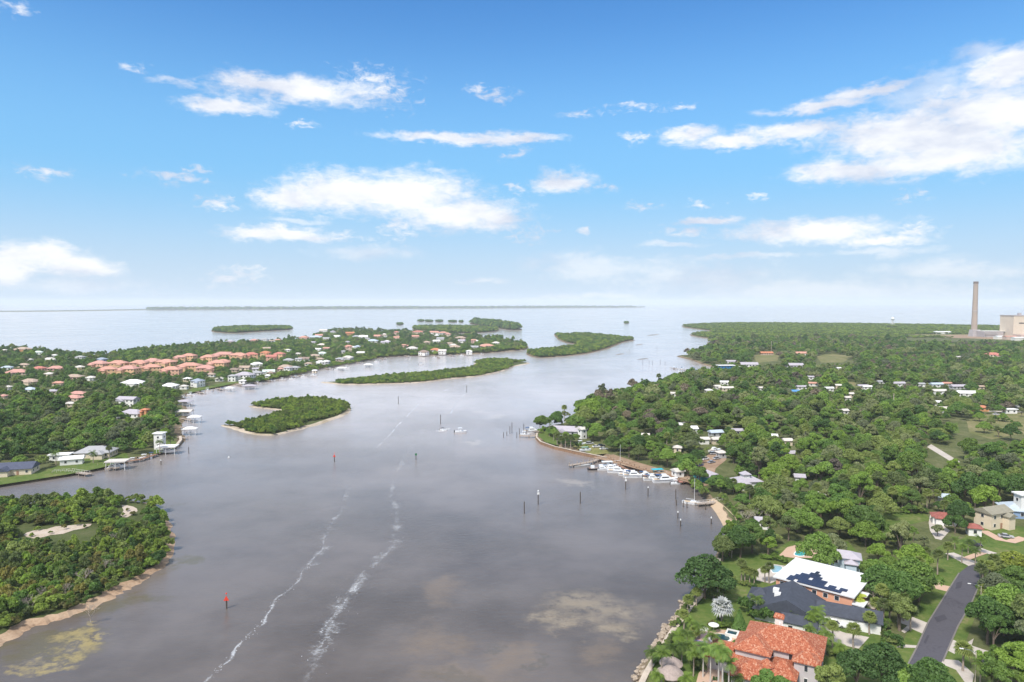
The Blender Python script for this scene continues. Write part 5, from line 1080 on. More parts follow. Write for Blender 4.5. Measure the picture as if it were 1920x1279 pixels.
# ------------------------------------------------------------------ docks, pilings, boat lifts
_p = MB(); _p.lathe([(.16, -1.2), (.16, 1.75), (.1, 1.9)], 0, 0, 8); _pm = _p.mesh('piling', M_pile)
_p = MB(); _p.lathe([(.16, -1.2), (.16, 1.55), (.1, 1.7)], 0, 0, 8); _pmw = _p.mesh('piling', M_dockwood)
def dock(pxs, w, lab, z=1.1, m=M_dockwood, sp=4.0, group='docks', rail=False, tall=1.0):
    pts = [P(*p, z).to_2d() for p in pxs]; c = pts[0]; o = empty('dock', (*c, 0), 0, lab, 'dock', group)
    mb = MB(); pl = []
    for i in range(len(pts) - 1):
        a, b = pts[i] - c, pts[i + 1] - c; d = b - a; L = d.length; ang = math.atan2(d.y, d.x); mid = (a + b) / 2
        mb.box(mid.x, mid.y, z + .003 * i, L + (w if i else 0) * .9, w, .22, ang)
        n = max(1, int(L / sp)); nr = Vector((-d.y, d.x)).normalized() * (w / 2 + .12)
        for k in range(n + 1):
            q = a + d * k / n
            pl += [q + nr, q - nr]
    mb.build('deck', m, o)
    for q in pl[:90]: put('piling', _pmw if m is M_dockwood else _pm, o, (q.x, q.y, 0), 0, (1, 1, tall * random.uniform(.9, 1.2)))
    if rail:
        mb = MB()
        for i in range(len(pts) - 1):
            a, b = pts[i] - c, pts[i + 1] - c; d = (b - a).normalized(); nr = Vector((-d.y, d.x)) * (w / 2 - .05)
            for s_ in (1, -1):
                mb.tube([(*(a + nr * s_), z + 1.1), (*(b + nr * s_), z + 1.1)], .05, 4)
                for k in range(int((b - a).length / 1.8) + 1): q = a + d * k * 1.8 + nr * s_; mb.tube([(*q, z + .2), (*q, z + 1.1)], .05, 4)
        mb.build('railing', M_trim, o)
    return o
q5 = lambda l: [(1050 + x / 6.857, 820 + y / 6.857) for x, y in l]
dock(q5([(590,250),(700,330),(850,415),(1050,480),(1090,495)]), 2.2, 'brown wooden dock running behind the marina boats', m=M_brownwood, group='marina docks')
dock(q5([(560,262),(400,318),(240,345),(140,362)]), 2.2, 'weathered finger dock pointing left from the seawall', group='marina docks', tall=1.3)
dock(q5([(820,330),(1000,400),(1180,450),(1230,440)]), 1.6, 'long boardwalk along the marina sand', m=M_brownwood, group='marina docks')
dock(q5([(1400,490),(1480,540),(1560,570),(1760,555)]), 3.4, 'reddish wooden deck in front of the teal building', m=mat('red_deck', (.36, .17, .13), .85, .25, 1), group='marina docks')
dock([(1306,945),(1335,943),(1352,938)], 2.4, 'small wooden pier beside the sandy beach', rail=True, group='marina docks')
dock([(975,817),(992,818),(1008,817)], 2.4, 'short dock at the tip of the point', group='point docks'); dock([(990,808),(1012,809)], 2.0, 'upper dock beside the trawler yacht', group='point docks')
dock([(1258,690),(1285,694.5),(1318,697),(1335,696)], 2.5, 'long far dock lined with small boats', group='far docks', tall=1.3)
_t = MB(); _t.lathe([(.2, -1.5), (.19, 1), (.16, 1.1)], 0, 0, 8); _tm = _t.mesh('post', M_pile)
PG = 'bare mooring pilings'
q7 = lambda x, y: (930 + x / 9.6, 780 + y / 9.6)
for x, yb, h in ((137,392,3.2),(195,358,2.6),(250,322,4.6),(287,310,6.5),(375,396,3.4),(420,350,4.2),(500,318,6),(545,350,3.5),(790,205,3)):
    c = P(*q7(x, yb)); o = put('mooring_piling', _tm, None, c, 0, (1, 1, h)); item(o, ('tall' if h > 4 else 'short') + ' bare mooring piling', 'piling', PG, c, h)
for px, py, h in ((1268.5,948,2.2),(1281,951,2.6),(1288,953,2.4),(1323,956,2.4),(1302,930,2.4),(983,963,4.5),(354,851,3.5)):
    c = P(px, py); o = put('mooring_piling', _tm, None, c, 0, (1, 1, h)); item(o, 'single dark piling in the water', 'piling', PG, c, h)
for px, py, h in ((1205,684,6),(1217,684,6),(1223,685,6),(1238,684,6),(1247,686,5),(1180,660,5),(1232,655,5)):
    c = P(px, py); o = put('mooring_piling', _tm, None, c, 0, (1, 1, h)); item(o, 'thin distant piling', 'piling', PG, c, h)
def marker(px, py, h, kind, lab):
    c = P(px, py); o = empty('channel_marker', c, R(8), lab, 'channel marker', 'channel markers')
    put('post', _tm, o, (0, 0, 0), 0, (1.1, 1.1, h))
    if kind == 'red':
        mb = MB(); mb.add([(-.75, -.24, h - .7), (.75, -.24, h - .7), (0, -.24, h + .75), (-.75, -.16, h - .7), (.75, -.16, h - .7), (0, -.16, h + .75)], [(0, 1, 2), (5, 4, 3), (0, 3, 4, 1), (1, 4, 5, 2), (2, 5, 3, 0)]); mb.build('dayboard', M_red, o)
        mb = MB(); mb.lathe([(.2, h + 1.08), (.22, h + 1.3), (.08, h + 1.5)], 0, 0, 8); mb.build('light', M_red, o)
    elif kind == 'green':
        mb = MB(); mb.box(0, -.24, h - .6, 1.1, .08, 1.1); mb.build('dayboard', M_green, o)
    elif kind == 'white':
        mb = MB(); mb.box(0, -.24, h - .3, .9, .08, .9); mb.build('sign_board', M_white, o); mb = MB(); mb.lathe([(.3, h + 1.0), (.32, h + 1.2), (.05, h + 1.6)], 0, 0, 8); mb.build('cap', M_white, o)
    elif kind == 'cap':
        mb = MB(); mb.lathe([(.24, h * 1.1 - .1), (.26, h * 1.1 + .1), (.04, h * 1.1 + .6)], 0, 0, 8); mb.build('cap', M_white, o)
    return o
for a in ((425,1141,3.0,'red','red triangle channel marker nearest to the camera, left of the foam line'),(627,866,3.4,'red','red channel marker in mid river, before the crescent island'),(780,862,3.0,'green','green square channel marker beside the faint foam line'),(747,758,6.0,'','tall grey channel post between the crescent island and the wake'),(826,795,6.0,'','tall grey channel post above the small moving boat'),(875,736,6.0,'','tall grey channel post near the long island'),
    (1009,946,4.6,'white','post with white square board, left of the marina row'),(1173,918,4.2,'white','post with white square board in front of the marina boats'),(1215,931,3.6,'cap','grey-capped post in front of the turquoise canopy'),(1088,944,4.6,'','slim dark post between the two white-board posts'),(1271,972,2.2,'cap','short white-capped post, upper one off the beach'),(1276,987,2.2,'cap','short white-capped post, lower one off the beach'),(1333.5,983,2.2,'cap','short white-capped post close to the beach'),(1267,936,4.0,'','slim dark post left of the cream sailboat'),(302,872,2.2,'cap','white post off the left bank boat lift')):
    marker(*a)
c = P(429, 858); o = empty('buoy', c, 0, 'small white buoy left of the crescent island channel', 'buoy'); mb = MB(); mb.lathe([(.1, -.3), (.45, 0), (.45, .3), (.1, .6)], 0, 0, 10); mb.build('float', M_white, o); mb = MB(); mb.tube([(0, 0, .5), (0, 0, 1.0)], .06, 6); mb.build('staff', M_white, o)
def lift(px, py, wpx, rot, lab, roofk='white', kind='hip', zr=4.2, bt=True, dockto=None, group='boat lifts along the left bank'):
    c = P(px, py, zr + .5); k = F / proj(*c)[2]; L = wpx / k; W = L * .62; o = empty('boat_lift', (c.x, c.y, 0), R(rot), lab, 'boat lift', group)
    roof_mb(L, W, zr, 1.1 if kind != 'flat' else .2, kind, .4).build('roof', roofm(roofk), o)
    for x in (-L/2 + .2, 0, L/2 - .2):
        for y in (-W/2 + .2, W/2 - .2): part(o, 'post', M_white, lambda mb: mb.tube([(x, y, -1), (x, y, zr + .1)], .15, 6))
    part(o, 'beam', M_white, lambda mb: mb.box(0, -W/2 + .2, zr - .35, L, .2, .3).box(0, W/2 - .2, zr - .35, L, .2, .3))
    if bt: boat('open' if wpx < 24 else 'cruiser', Vector((c.x, c.y, 1.0)), R(rot), 'boat hoisted under the ' + lab.split(' boat lift')[0] + ' boat lift' + lab.split('boat lift')[1], min(1, L / 11), 'boats on the left bank')
    FOOT.append((c.x, c.y, L * .5)); KEEP.append((px - wpx * .5, py - 8, px + wpx * .5, py + 12, proj(*c)[2] - 3)); return o
lift(*Z5(765, 912), 33, 8, 'white flat-topped boat lift with pink trim near the sandy corner', 'white', 'flat')
lift(*Z5(1050, 688), 23, 10, 'white hip-roofed boat lift, second up from the sandy corner')
lift(*Z5(1108, 540), 22, 6, 'white boat lift farthest out in the row')
lift(*Z5(985, 470), 27, 4, 'white gabled boat lift behind the outermost one', 'pale', 'gable')
lift(*Z5(980, 345), 26, 4, 'lavender-roofed boat lift up the bank', 'lavender', 'hip')
lift(*Z6(1760, 502), 34, 8, 'long pale roofed boat lift beside the bright lawn', 'pale', 'flat')
for x, y, w, l in ((75,868,14,'white boat lift at the near end of the far docks'),(330,838,24,'grey boat lift below the gabled white house'),(1855,568,16,'white boat lift before the mangrove fringe'),(1510,612,16,'pale boat lift below the grey house')):
    lift(*Z2(x, y), w, 5, l, 'white' if x != 330 else 'lavender', 'hip', 3.6)
dock([(100,886),(130,884),(165,889)], 3.0, 'white-railed dock beside the bright green lawn', m=M_dockwood, rail=True, group='left bank docks')
dock([(183,872),(200,870),(218,878)], 2.6, 'tan dock left of the long boat lift', group='left bank docks'); dock([(200,880),(228,872)], 2.0, 'narrow jetty in front of the long boat lift', group='left bank docks')
dock([(236,866),(262,862),(290,853)], 2.6, 'cluttered dock lined with small boats', m=M_brownwood, group='left bank docks')
boat('open', P(250, 866), R(12), 'small white boat at the cluttered dock, left one', 1.0, 'boats on the left bank'); boat('open', P(272, 861), R(14), 'white boat at the cluttered dock, right one', 1.2, 'boats on the left bank'); boat('open', P(285, 856), R(14), 'grey-topped boat at the end of the cluttered dock', 1.0, 'boats on the left bank', canopy=M_bimini)
boat('open', P(214, 879), R(20), 'low boat beside the narrow jetty', 1.1, 'boats on the left bank')
for pts, l in (([(332,820),(350,822)], 'dock at the sandy corner'),([(336,801),(352,803)], 'thin walkway on the green bank'),([(340,785),(362,789)], 'walkway to the outermost lift'),([(342,757),(362,760)], 'walkway up the bank'),([(340,744),(360,742)], 'dock below the two-storey white house'),([(385,733),(400,732)], 'dock beside the far white house'),([(520,712),(536,713)], 'jetty below the tan house'),([(560,704),(590,706)], 'jetty row below the cream house'),([(815,667),(824,671)], 'white jetty below the peninsula houses'),([(900,664),(908,665.5)], 'short jetty near the mangrove point')):
    dock(pts, 1.8, l, group='left bank docks')
for px, py, l in ((345,747,'white boat below the two-storey white house'),(358,741,'white boat at the bend of the bank'),(390,733,'white boat beside the far dock'),(425,731,'white boat off the long two-storey house'),(468,719,'boat off the green lawn'),(530,713,'white boat at the tan jetty'),(548,711,'dark-topped boat at the tan jetty'),(570,707,'white boat at the cream jetty'),(588,704,'white boat at the right end of the cream jetty'),(632,694,'white boat beside the grey house dock'),(650,690,'boat right of the grey house dock'),(706,679,'white boat at the mangrove fringe'),(790,684,'lone dark boat anchored between the islands'),(815,671,'white boat at the white jetty'),(866,667,'boat off the peninsula lawn'),(903,665,'white boat at the short jetty')):
    boat('open', P(px, py), R(8), l, 1.25, 'boats on the left bank', canopy=M_bimini if 'dark' in l else None)

for i, (px, py, ln) in enumerate(((372,736,12),(408,729.5,12),(446,722,14),(474,717.5,12),(500,713.5,12),(545,706,12),(610,691,11),(668,679.5,10),(715,672,9),(760,668,8),(845,666.5,8),(870,665,7))):
    dock([(px - 2, py - 1.2), (px + ln * .45, py + 1.0), (px + ln, py + 1.4)], 2.2, 'small shoreline dock of the far left bank, ' + ('leftmost' if i == 0 else ('second','third','fourth','fifth','sixth','seventh','eighth','ninth','tenth','eleventh')[i - 1] + ' from left' if i < 11 else 'rightmost') + ' in the row', group='left bank docks')
    boat('open', P(px + ln * .8, py + 2.2), R(10 + 20 * (i % 3)), 'boat tied to the far-bank shoreline dock that is ' + ('leftmost' if i == 0 else ('second','third','fourth','fifth','sixth','seventh','eighth','ninth','tenth','eleventh')[i - 1] + ' from left' if i < 11 else 'rightmost'), 1.2, 'boats on the left bank', canopy=M_bimini if i % 3 == 1 else None)
# ------------------------------------------------------------------ seawalls and rocks
def wall_along(name, pxs, lab, cat, z0, z1, w, m, cap=None, g=G):
    pts = [P(*p, z1).to_2d() for p in pxs]; c = pts[0]; o = empty(name, (*c, 0), 0, lab, cat); mb = MB(); mc = MB()
    for i in range(len(pts) - 1):
        a, b = pts[i] - c, pts[i + 1] - c; d = b - a; m_ = (a + b) / 2; an = math.atan2(d.y, d.x)
        mb.box(m_.x, m_.y, z0, d.length + .1, w, z1 - z0 + .002 * (i % 2), an); mc.box(m_.x, m_.y, z1 + .004 + .003 * (i % 2), d.length + .3, w * 1.9, .16, an)
    mb.build('face', m, o)
    if cap: mc.build('cap', cap, o)
    return o
wall_along('seawall', [(1194,1300),(1212,1262),(1232,1228),(1246,1206),(1262,1182),(1283,1156),(1296,1136),(1310,1124),(1322,1108),(1338,1078),(1348,1048)], 'pale concrete seawall curving along the villa lawn', 'seawall', -.5, 1.65, .7, M_seawall, M_seawall)
wall_along('seawall', [(1007,812),(1006,820),(1014,828),(1040,837),(1080,846),(1120,854),(1137,858)], 'brown timber seawall with tan cap round the point', 'seawall', -.5, 1.75, .5, M_rust, M_seawall)
wall_along('seawall', [(1137,858),(1160,866),(1205,880),(1262,893),(1300,904)], 'brown timber bulkhead behind the marina boats', 'seawall', -.5, 1.6, .5, M_rust, M_rust)
wall_along('seawall', [(306,846),(318,842),(332,833),(339,825),(338,818)], 'tan seawall at the sandy corner of the left bank', 'seawall', -.5, 1.5, .8, M_seawall, M_seawall)
_r = []
for i in range(4):
    rr = random.Random(i); mb = MB(); mb.lathe([(.15, -.35), (.55, -.2), (.62, .15), (.3, .42), (.05, .45)], 0, 0, 7); mb.v = [(x + rr.uniform(-.14, .14), y + rr.uniform(-.14, .14), z + rr.uniform(-.1, .1)) for x, y, z in mb.v]; _r.append(mb.mesh('rock', M_rock))
for i in range(150):
    t = random.random() ** .8; seg = [(1186,1285),(1204,1248),(1222,1220),(1240,1192),(1258,1168),(1276,1146),(1290,1128)]; k = t * (len(seg) - 1); j = min(int(k), len(seg) - 2); f = k - j
    px = seg[j][0] + (seg[j+1][0] - seg[j][0]) * f; py = seg[j][1] + (seg[j+1][1] - seg[j][1]) * f; w = random.gauss(0, 1) * 5
    c = P(px + w + 2, py + w * .7, .5); s = random.uniform(.5, 1.2)
    o = put('rock', _r[i % 4], None, (c.x, c.y, max(.0, .5 + w * .07)), random.uniform(0, 6), (s, s * random.uniform(.7, 1.2), s)); setp(o, 'tan boulder in the riprap heap at the foot of the villa seawall', 'rock', 'riprap boulders')

# ------------------------------------------------------------------ cars, lamps, poles
def car_parts(cc, suv):
    pm = mat('paint_%d_%d_%d' % tuple(int(x * 99) for x in cc), cc, .25, .03, spec=.6)
    L, W = (4.9, 1.95) if suv else (4.6, 1.8); zr = 1.75 if suv else 1.42; zb = .98 if suv else .85; l, w = L / 2, W / 2
    mb = MB()
    prof = [(-l, .35), (l, .35), (l, .68), (l - .25, zb - .08), (l - 1.25, zb), (-l + .1, zb + .02), (-l, zb - .2)]
    n = len(prof); mb.add([(x, -w, z) for x, z in prof] + [(x, w, z) for x, z in prof], [tuple(range(n)), tuple(reversed(range(n, 2 * n)))] + [(i, n + i, n + (i + 1) % n, (i + 1) % n) for i in range(n)])
    body = mb.mesh('body', pm)
    x0, x1, x2, x3 = (-l + .15, -l + .5, l - 2.1, l - 1.35) if suv else (-l + .5, -l + 1.35, l - 2.0, l - 1.2)
    mb = MB(); mb.add([(x0, -w + .06, zb), (x3, -w + .06, zb), (x3, w - .06, zb), (x0, w - .06, zb), (x1, -w + .22, zr - .05), (x2, -w + .22, zr - .05), (x2, w - .22, zr - .05), (x1, w - .22, zr - .05)], [(4, 5, 6, 7), (0, 1, 5, 4), (1, 2, 6, 5), (2, 3, 7, 6), (3, 0, 4, 7)]); glass = mb.mesh('window', M_glass)
    mb = MB(); mb.box((x1 + x2) / 2, 0, zr - .06, x2 - x1 + .1, W - .42, .08); roof = mb.mesh('roof', pm)
    mb = MB(); mb.add([(.34 * cos(t), y, .34 + .34 * sin(t)) for y in (-.11, .11) for t in [k * pi / 6 for k in range(12)]], [tuple(range(12)), tuple(reversed(range(12, 24)))] + [(i, 12 + i, 12 + (i + 1) % 12, (i + 1) % 12) for i in range(12)]); tyre = mb.mesh('tyre', M_dark)
    mb = MB(); mb.add([(.2 * cos(t), y, .34 + .2 * sin(t)) for y in (-.13, .13) for t in [k * pi / 4 for k in range(8)]], [tuple(range(8)), tuple(reversed(range(8, 16)))] + [(i, 8 + i, 8 + (i + 1) % 8, (i + 1) % 8) for i in range(8)]); rim = mb.mesh('rim', M_chrome)
    mb = MB(); mb.box(0, 0, 0, .08, .35, .16); lamp = mb.mesh('headlight', M_white)
    return body, glass, roof, tyre, rim, lamp, l, w
def car(px, py, rz, cc, lab, suv=False, group='parked cars', g=G + .06):
    body, glass, roof, tyre, rim, lamp, l, w = car_parts(cc, suv); o = empty('parked_car', P(px, py, g), rz, lab, 'car', group)
    put('body', body, o); put('window', glass, o); put('roof', roof, o)
    for x in (-l + .9, l - .95):
        for y in (-w + .1, w - .1): t = put('wheel', tyre, o, (x, y, 0)); put('rim', rim, t)
    for y in (-w + .35, w - .35): put('headlight', lamp, o, (l - .02, y, .58))
    FOOT.append((*P(px, py, g).to_2d(), 3)); return o
W_, S_, D_, B_, RD = (.78, .78, .78), (.42, .43, .45), (.03, .03, .035), (.06, .09, .2), (.35, .03, .03)
car(1566, 1173, R(-24), W_, 'white station wagon parked before the grey-roofed garage', True)
car(1638, 1153, R(60), RD, 'dark red car half hidden at the end of the white forecourt')
car(1886, 1008, R(-22), S_, 'silver car parked on the tan driveway of the cream house')
car(1826, 1024, R(-20), D_, 'black car under the palms on the upper driveway', True)
car(1873, 1063, R(5), D_, 'dark car beside the cross street', True)
for px, py, rz, cc, l, v in ((1312,874,40,B_,'dark blue car in the marina lot',0),(1322,862,35,W_,'white car nearest the teal building lot',1),(1334,868,35,(.35,.36,.42),'grey blue car in the marina lot',0),(1338,852,20,S_,'silver van at the back of the lot',1),(1350,848,20,W_,'white car at the back of the lot',1),(1344,861,30,S_,'pale car in the middle of the lot',0),(1118,839,15,W_,'white car parked on the point beside the boats',0),(1127,837,15,D_,'dark car parked on the point',0),(1106,833,15,S_,'grey covered car on the point',1),(1132,843,10,W_,'white car at the right end of the point yard',0),
    (1576,805,10,W_,'white car on the clearing in the woods',0),(1592,805,10,S_,'silver car on the clearing in the woods',0),(1634,806,10,B_,'blue car on the clearing in the woods',0),(1868,778,10,W_,'white car on the meadow',0),(1908,764,5,W_,'white truck at the meadow edge',1)):
    car(px, py, R(rz), cc, l, bool(v))
boat('open', P(1089, 834, G + .3), R(20), 'white boat on a trailer on the point lawn', 1.1, 'boats at the point'); boat('canopy', P(1098, 845, G + .2), R(10), 'pale green covered boat near the seawall', .7, 'boats at the point', canopy=mat('green_canvas', (.25, .42, .33), .8))
boat('cruiser', P(1340, 846, G + .4), R(20), 'white boat stored ashore behind the marina lot', .8, 'boats at the marina')
def lamp(px, py, g, lab, az):
    o = empty('street_lamp', P(px, py, g), R(az), lab, 'street lamp', 'street lamps'); h = 7.5
    mb = MB(); mb.tube([(0, 0, -.2), (0, 0, h)], [.11, .07], 8); mb.build('pole', M_seawall, o); mb = MB(); mb.tube([(0, 0, h - .3), (-1.2, 0, h + .25), (-2.6, 0, h + .4)], [.07, .05, .04], 6); mb.build('arm', M_chrome, o); mb = MB(); mb.box(-2.85, 0, h + .3, .75, .28, .14); mb.build('lamp_head', M_white, o)
lamp(1838, 1150, G, 'upper street lamp with thin arm reaching over the road', -15); lamp(1828, 1285, G, 'lower street lamp with thin arm near the bottom edge', -15)
for px, py, h, l in ((1675,772,14,'tall pale utility pole standing out of the woods'),(1446,662,20,'thin distant pole above the far trees, left'),(1500,662,16,'thin distant pole above the far trees, right')):
    o = empty('utility_pole', P(px, py, G), 0, l, 'pole'); mb = MB(); mb.tube([(0, 0, -.3), (0, 0, h)], [.3, .22], 6); mb.build('post', M_seawall, o); mb = MB(); mb.box(0, 0, h - 1.2, 2.4, .15, .15); mb.build('crossarm', M_brownwood, o)

# ------------------------------------------------------------------ power station
M_stack = mat('stack_concrete', (.40, .32, .27), .9, .06, .05); M_boiler = mat('boiler_cladding', (.66, .56, .45), .8, .08, .03); M_conc2 = mat('plant_grey', (.42, .38, .38), .9, .1, .05)
c = P(1826, 631, G); o = empty('power_station_chimney', c, 0, 'tall tapering concrete chimney of the power station', 'chimney')
part(o, 'shaft', M_stack, lambda mb: mb.lathe([(6.9, 0), (5.9, 58), (5.0, 129)], 0, 0, 20)); part(o, 'platform_ring', M_conc2, lambda mb: mb.lathe([(6.1, 61), (6.4, 61.3), (6.4, 63), (6.0, 63.2)], 0, 0, 20)); part(o, 'crown_band', mat('crown_dark', (.2, .16, .15), .9), lambda mb: mb.lathe([(5.2, 129.02), (5.4, 129.2), (5.4, 134), (4.6, 134.2)], 0, 0, 20))
part(o, 'duct_base', M_conc2, lambda mb: mb.box(2, 0, 0, 22, 18, 17, 0, 0, .8))
c = P(1931, 633, G); o = empty('boiler_house', c, R(-4), 'huge tan boiler house of the power station at the right edge', 'building')
part(o, 'wall', M_boiler, lambda mb: mb.box(8, 0, 0, 124, 50, 52)); part(o, 'roof', M_conc2, lambda mb: mb.box(8, 0, 52.01, 126, 52, 1.2)); part(o, 'stair_tower', mat('rust_steel', (.28, .17, .12), .9), lambda mb: mb.box(-8, -26, 0, 4, 3, 54)); part(o, 'roof_vent', M_conc2, lambda mb: mb.box(-26, 0, 53.2, 6, 6, 5).box(6, 0, 53.2, 10, 6, 3))
part(o, 'louvre', M_dark, lambda mb: mb.box(-36, -25.2, 34, 12, .6, 2).box(16, -25.2, 34, 16, .6, 2)); part(o, 'lower_annexe', mat('annexe', (.55, .42, .36), .85), lambda mb: mb.box(-20, -40, 0, 70, 28, 9))
c = P(1856, 632, G); o = empty('turbine_hall', c, R(-4), 'low grey turbine hall between chimney and boiler house', 'building'); part(o, 'wall', M_conc2, lambda mb: mb.box(0, 0, 0, 44, 30, 14)); part(o, 'roof', M_trim, lambda mb: mb.box(2, 0, 14.01, 48, 32, 1)); part(o, 'pipe_rack', M_chrome, lambda mb: mb.box(-8, -18, 9, 30, 1, 1).box(-20, -18, 0, 1, 1, 9).box(4, -18, 0, 1, 1, 9))
for i, (px, py, w, h, l) in enumerate(((1766,626.5,40,6,'long low white warehouse left of the chimney'),(1893,637,24,7,'reddish low plant shed before the boiler house'),(1912,638.5,30,6,'pale low plant shed at the right edge'),(1873,636,16,6,'small pale plant shed before the turbine hall'))):
    c = P(px, py, G); o = empty('warehouse', c, 0, l, 'warehouse', 'power station sheds'); part(o, 'wall', M_trim if i != 1 else mat('annexe', (.55, .42, .36), .85), lambda mb: mb.box(0, 0, 0, w, 14, h)); roof_mb(w, 14, G - G + h, 1.6, 'gable', .5).build('roof', M_white if i != 1 else roofm('salmon'), o)
c = P(1673.5, 611, G); o = empty('water_tower', c, 0, 'tiny white water tower standing above the headland trees', 'water tower')
part(o, 'tank', M_white, lambda mb: mb.lathe([(.5, 20), (5, 21.5), (6.5, 25), (5, 29), (.6, 31)], 0, 0, 14))
for a in range(4): part(o, 'leg', M_trim, lambda mb: mb.tube([(6 * cos(a * pi / 2 + .7), 6 * sin(a * pi / 2 + .7), 0), (4.4 * cos(a * pi / 2 + .7), 4.4 * sin(a * pi / 2 + .7), 23)], .5, 6))
part(o, 'riser', M_trim, lambda mb: mb.tube([(0, 0, 0), (0, 0, 21)], .8, 8))
KEEP += [(1812, 600, 1920, 634, 1600), (1665, 596, 1682, 613, 2300)]
c = P(345, 581, 1.5); o = empty('lighthouse', c, 0, 'tiny lighthouse mast on the barrier island at the horizon', 'lighthouse'); part(o, 'tower', M_trim, lambda mb: mb.tube([(0, 0, 0), (0, 0, 46)], [4.5, 3], 8)); part(o, 'lantern', M_conc2, lambda mb: mb.lathe([(4, 46), (4, 50), (.5, 53)], 0, 0, 8))
for x0, x1, y in ((1195,1216,673),(1192,1206,646),(1213,1236,628),(1155,1170,664)):
    land('oyster_bar', [(x0, y + 1.2), ((x0 + x1) / 2, y + .6), (x1, y - .6), ((x0 + x1) / 2, y - .3)], .35, 1.2, M_rim, M_rim)

# ------------------------------------------------------------------ foam on the water
M_foam = mat('foam', (.80, .82, .83), .8, .1, 1.0)
def foam(name, lab, pxs, n, spread, smin, smax, fade=None, gap=.5):
    pts = [P(*p, 0).to_2d() for p in pxs]; sp = []
    for i in range(len(pts) - 1):
        for k in range(12): sp.append(pts[i].lerp(pts[i + 1], k / 12))
    rr = random.Random(name + lab); mb = MB(); per = [rr.random() for _ in range(200)]
    for _ in range(n):
        t = rr.random(); k = t * (len(sp) - 1.01); j = int(k); c = sp[j].lerp(sp[j + 1], k - j)
        dens = .5 + .5 * sin(t * 90 + 3 * sin(t * 37)) * per[int(t * 199)]
        if fade and rr.random() > fade(t): continue
        if rr.random() > gap + (1 - gap) * dens: continue
        wob = Vector((sin(t * 60 + per[3] * 9) + .6 * sin(t * 143), .4 * sin(t * 80))) * spread * .9
        w = rr.gauss(0, 1) * spread * (1.0 if rr.random() < .8 else 2.2); q = c + wob + Vector((w, w * rr.uniform(-.6, .6)))
        s = rr.uniform(smin, smax) * (1.6 if rr.random() < .08 else 1); m = rr.randint(4, 6); a0 = rr.uniform(0, 6)
        mb.add([(q.x + cos(a0 + 6.28 * i / m) * s * rr.uniform(.4, 1.5), q.y + sin(a0 + 6.28 * i / m) * s * rr.uniform(.4, 1.1), .03 + rr.random() * .02) for i in range(m)], [tuple(range(m))])
    o = mb.build(name, M_foam); setp(o, lab, 'foam', None, 'stuff')
def film_mat(name, dens, sc):
    m = bpy.data.materials.new(name); m.use_nodes = True; nt = m.node_tree; b = nt.nodes['Principled BSDF']
    b.inputs['Base Color'].default_value = (.74, .76, .78, 1); b.inputs['Roughness'].default_value = .6
    u = nt.nodes.new('ShaderNodeAttribute'); u.attribute_name = 'across'; v = nt.nodes.new('ShaderNodeTexCoord').outputs['Object']
    ab = math_(nt, 'ABSOLUTE', u.outputs['Fac'])
    n1 = noise(nt, v, sc, 6, .72); n2 = noise(nt, v, sc * .12, 4, .6)
    k = math_(nt, 'ADD', math_(nt, 'ADD', math_(nt, 'MULTIPLY_ADD', n1, 2.4, -1.2), math_(nt, 'MULTIPLY_ADD', n2, 2.6, -1.3)), math_(nt, 'MULTIPLY_ADD', ab, -1.25, dens))
    al = nt.nodes.new('ShaderNodeAttribute'); al.attribute_name = 'along'
    nt.links.new(math_(nt, 'MULTIPLY', math_(nt, 'MULTIPLY', smooth(nt, k, 0, .7), smooth(nt, ab, 1.0, .55)), al.outputs['Fac']), b.inputs['Alpha']); return m
def film(name, lab, pxs, w, m, wob=1.0, a0=1, a1=1, z=.02):
    pts = [P(*p, 0).to_2d() for p in pxs]; sp = []
    for i in range(len(pts) - 1):
        p0, p1, p2, p3 = pts[max(i - 1, 0)], pts[i], pts[i + 1], pts[min(i + 2, len(pts) - 1)]
        for k in range(8):
            u = k / 8; sp.append(.5 * ((2 * p1) + (p2 - p0) * u + (2 * p0 - 5 * p1 + 4 * p2 - p3) * u * u + (3 * p1 - p0 - 3 * p2 + p3) * u ** 3))
    n = len(sp); vs = []; fs = []; ac = []; al = []
    for i, p in enumerate(sp):
        d = sp[min(i + 1, n - 1)] - sp[max(i - 1, 0)]; d.normalize(); nr = Vector((-d.y, d.x)); t = i / (n - 1)
        p = p + nr * wob * (sin(i * .62) * .35 + sin(i * .27) * .7); ww = w * (.7 + .5 * sin(i * .31 + 2) ** 2)
        for q in (-1, 0, 1): vs.append((*(p + nr * ww * q), z + i * 2e-5)); ac.append(q); al.append(min(1, a0 + (a1 - a0) * t) * min(1, 6 * t + .3, 6 * (1 - t)))
    for i in range(n - 1):
        for q in (0, 1): fs.append((3 * i + q, 3 * i + 3 + q, 3 * i + 4 + q, 3 * i + 1 + q))
    mb = MB(); mb.add(vs, [tuple(reversed(f)) for f in fs]); o = mb.build(name, m); setp(o, lab, 'foam', None, 'stuff')
    for nm, arr in (('across', ac), ('along', al)): at_ = o.data.attributes.new(nm, 'FLOAT', 'POINT'); at_.data.foreach_set('value', arr)
F1, F2, F3 = film_mat('foam_film_dense', .42, 1.9), film_mat('foam_film_loose', .32, 1.1), film_mat('foam_film_faint', .12, 1.0)
A_ = [(380,1292),(400,1265),(420,1243),(447,1212),(470,1190),(492,1165),(510,1138),(530,1115),(548,1098),(568,1075),(580,1058),(600,1030),(612,1005),(625,980),(640,950),(652,915),(660,880)]
B_ = [(570,1292),(592,1250),(606,1215),(615,1190),(628,1160),(645,1125),(670,1090),(700,1060),(722,1037),(740,1012),(745,985),(738,955),(736,925),(742,890),(752,865),(770,842),(790,820),(805,800)]
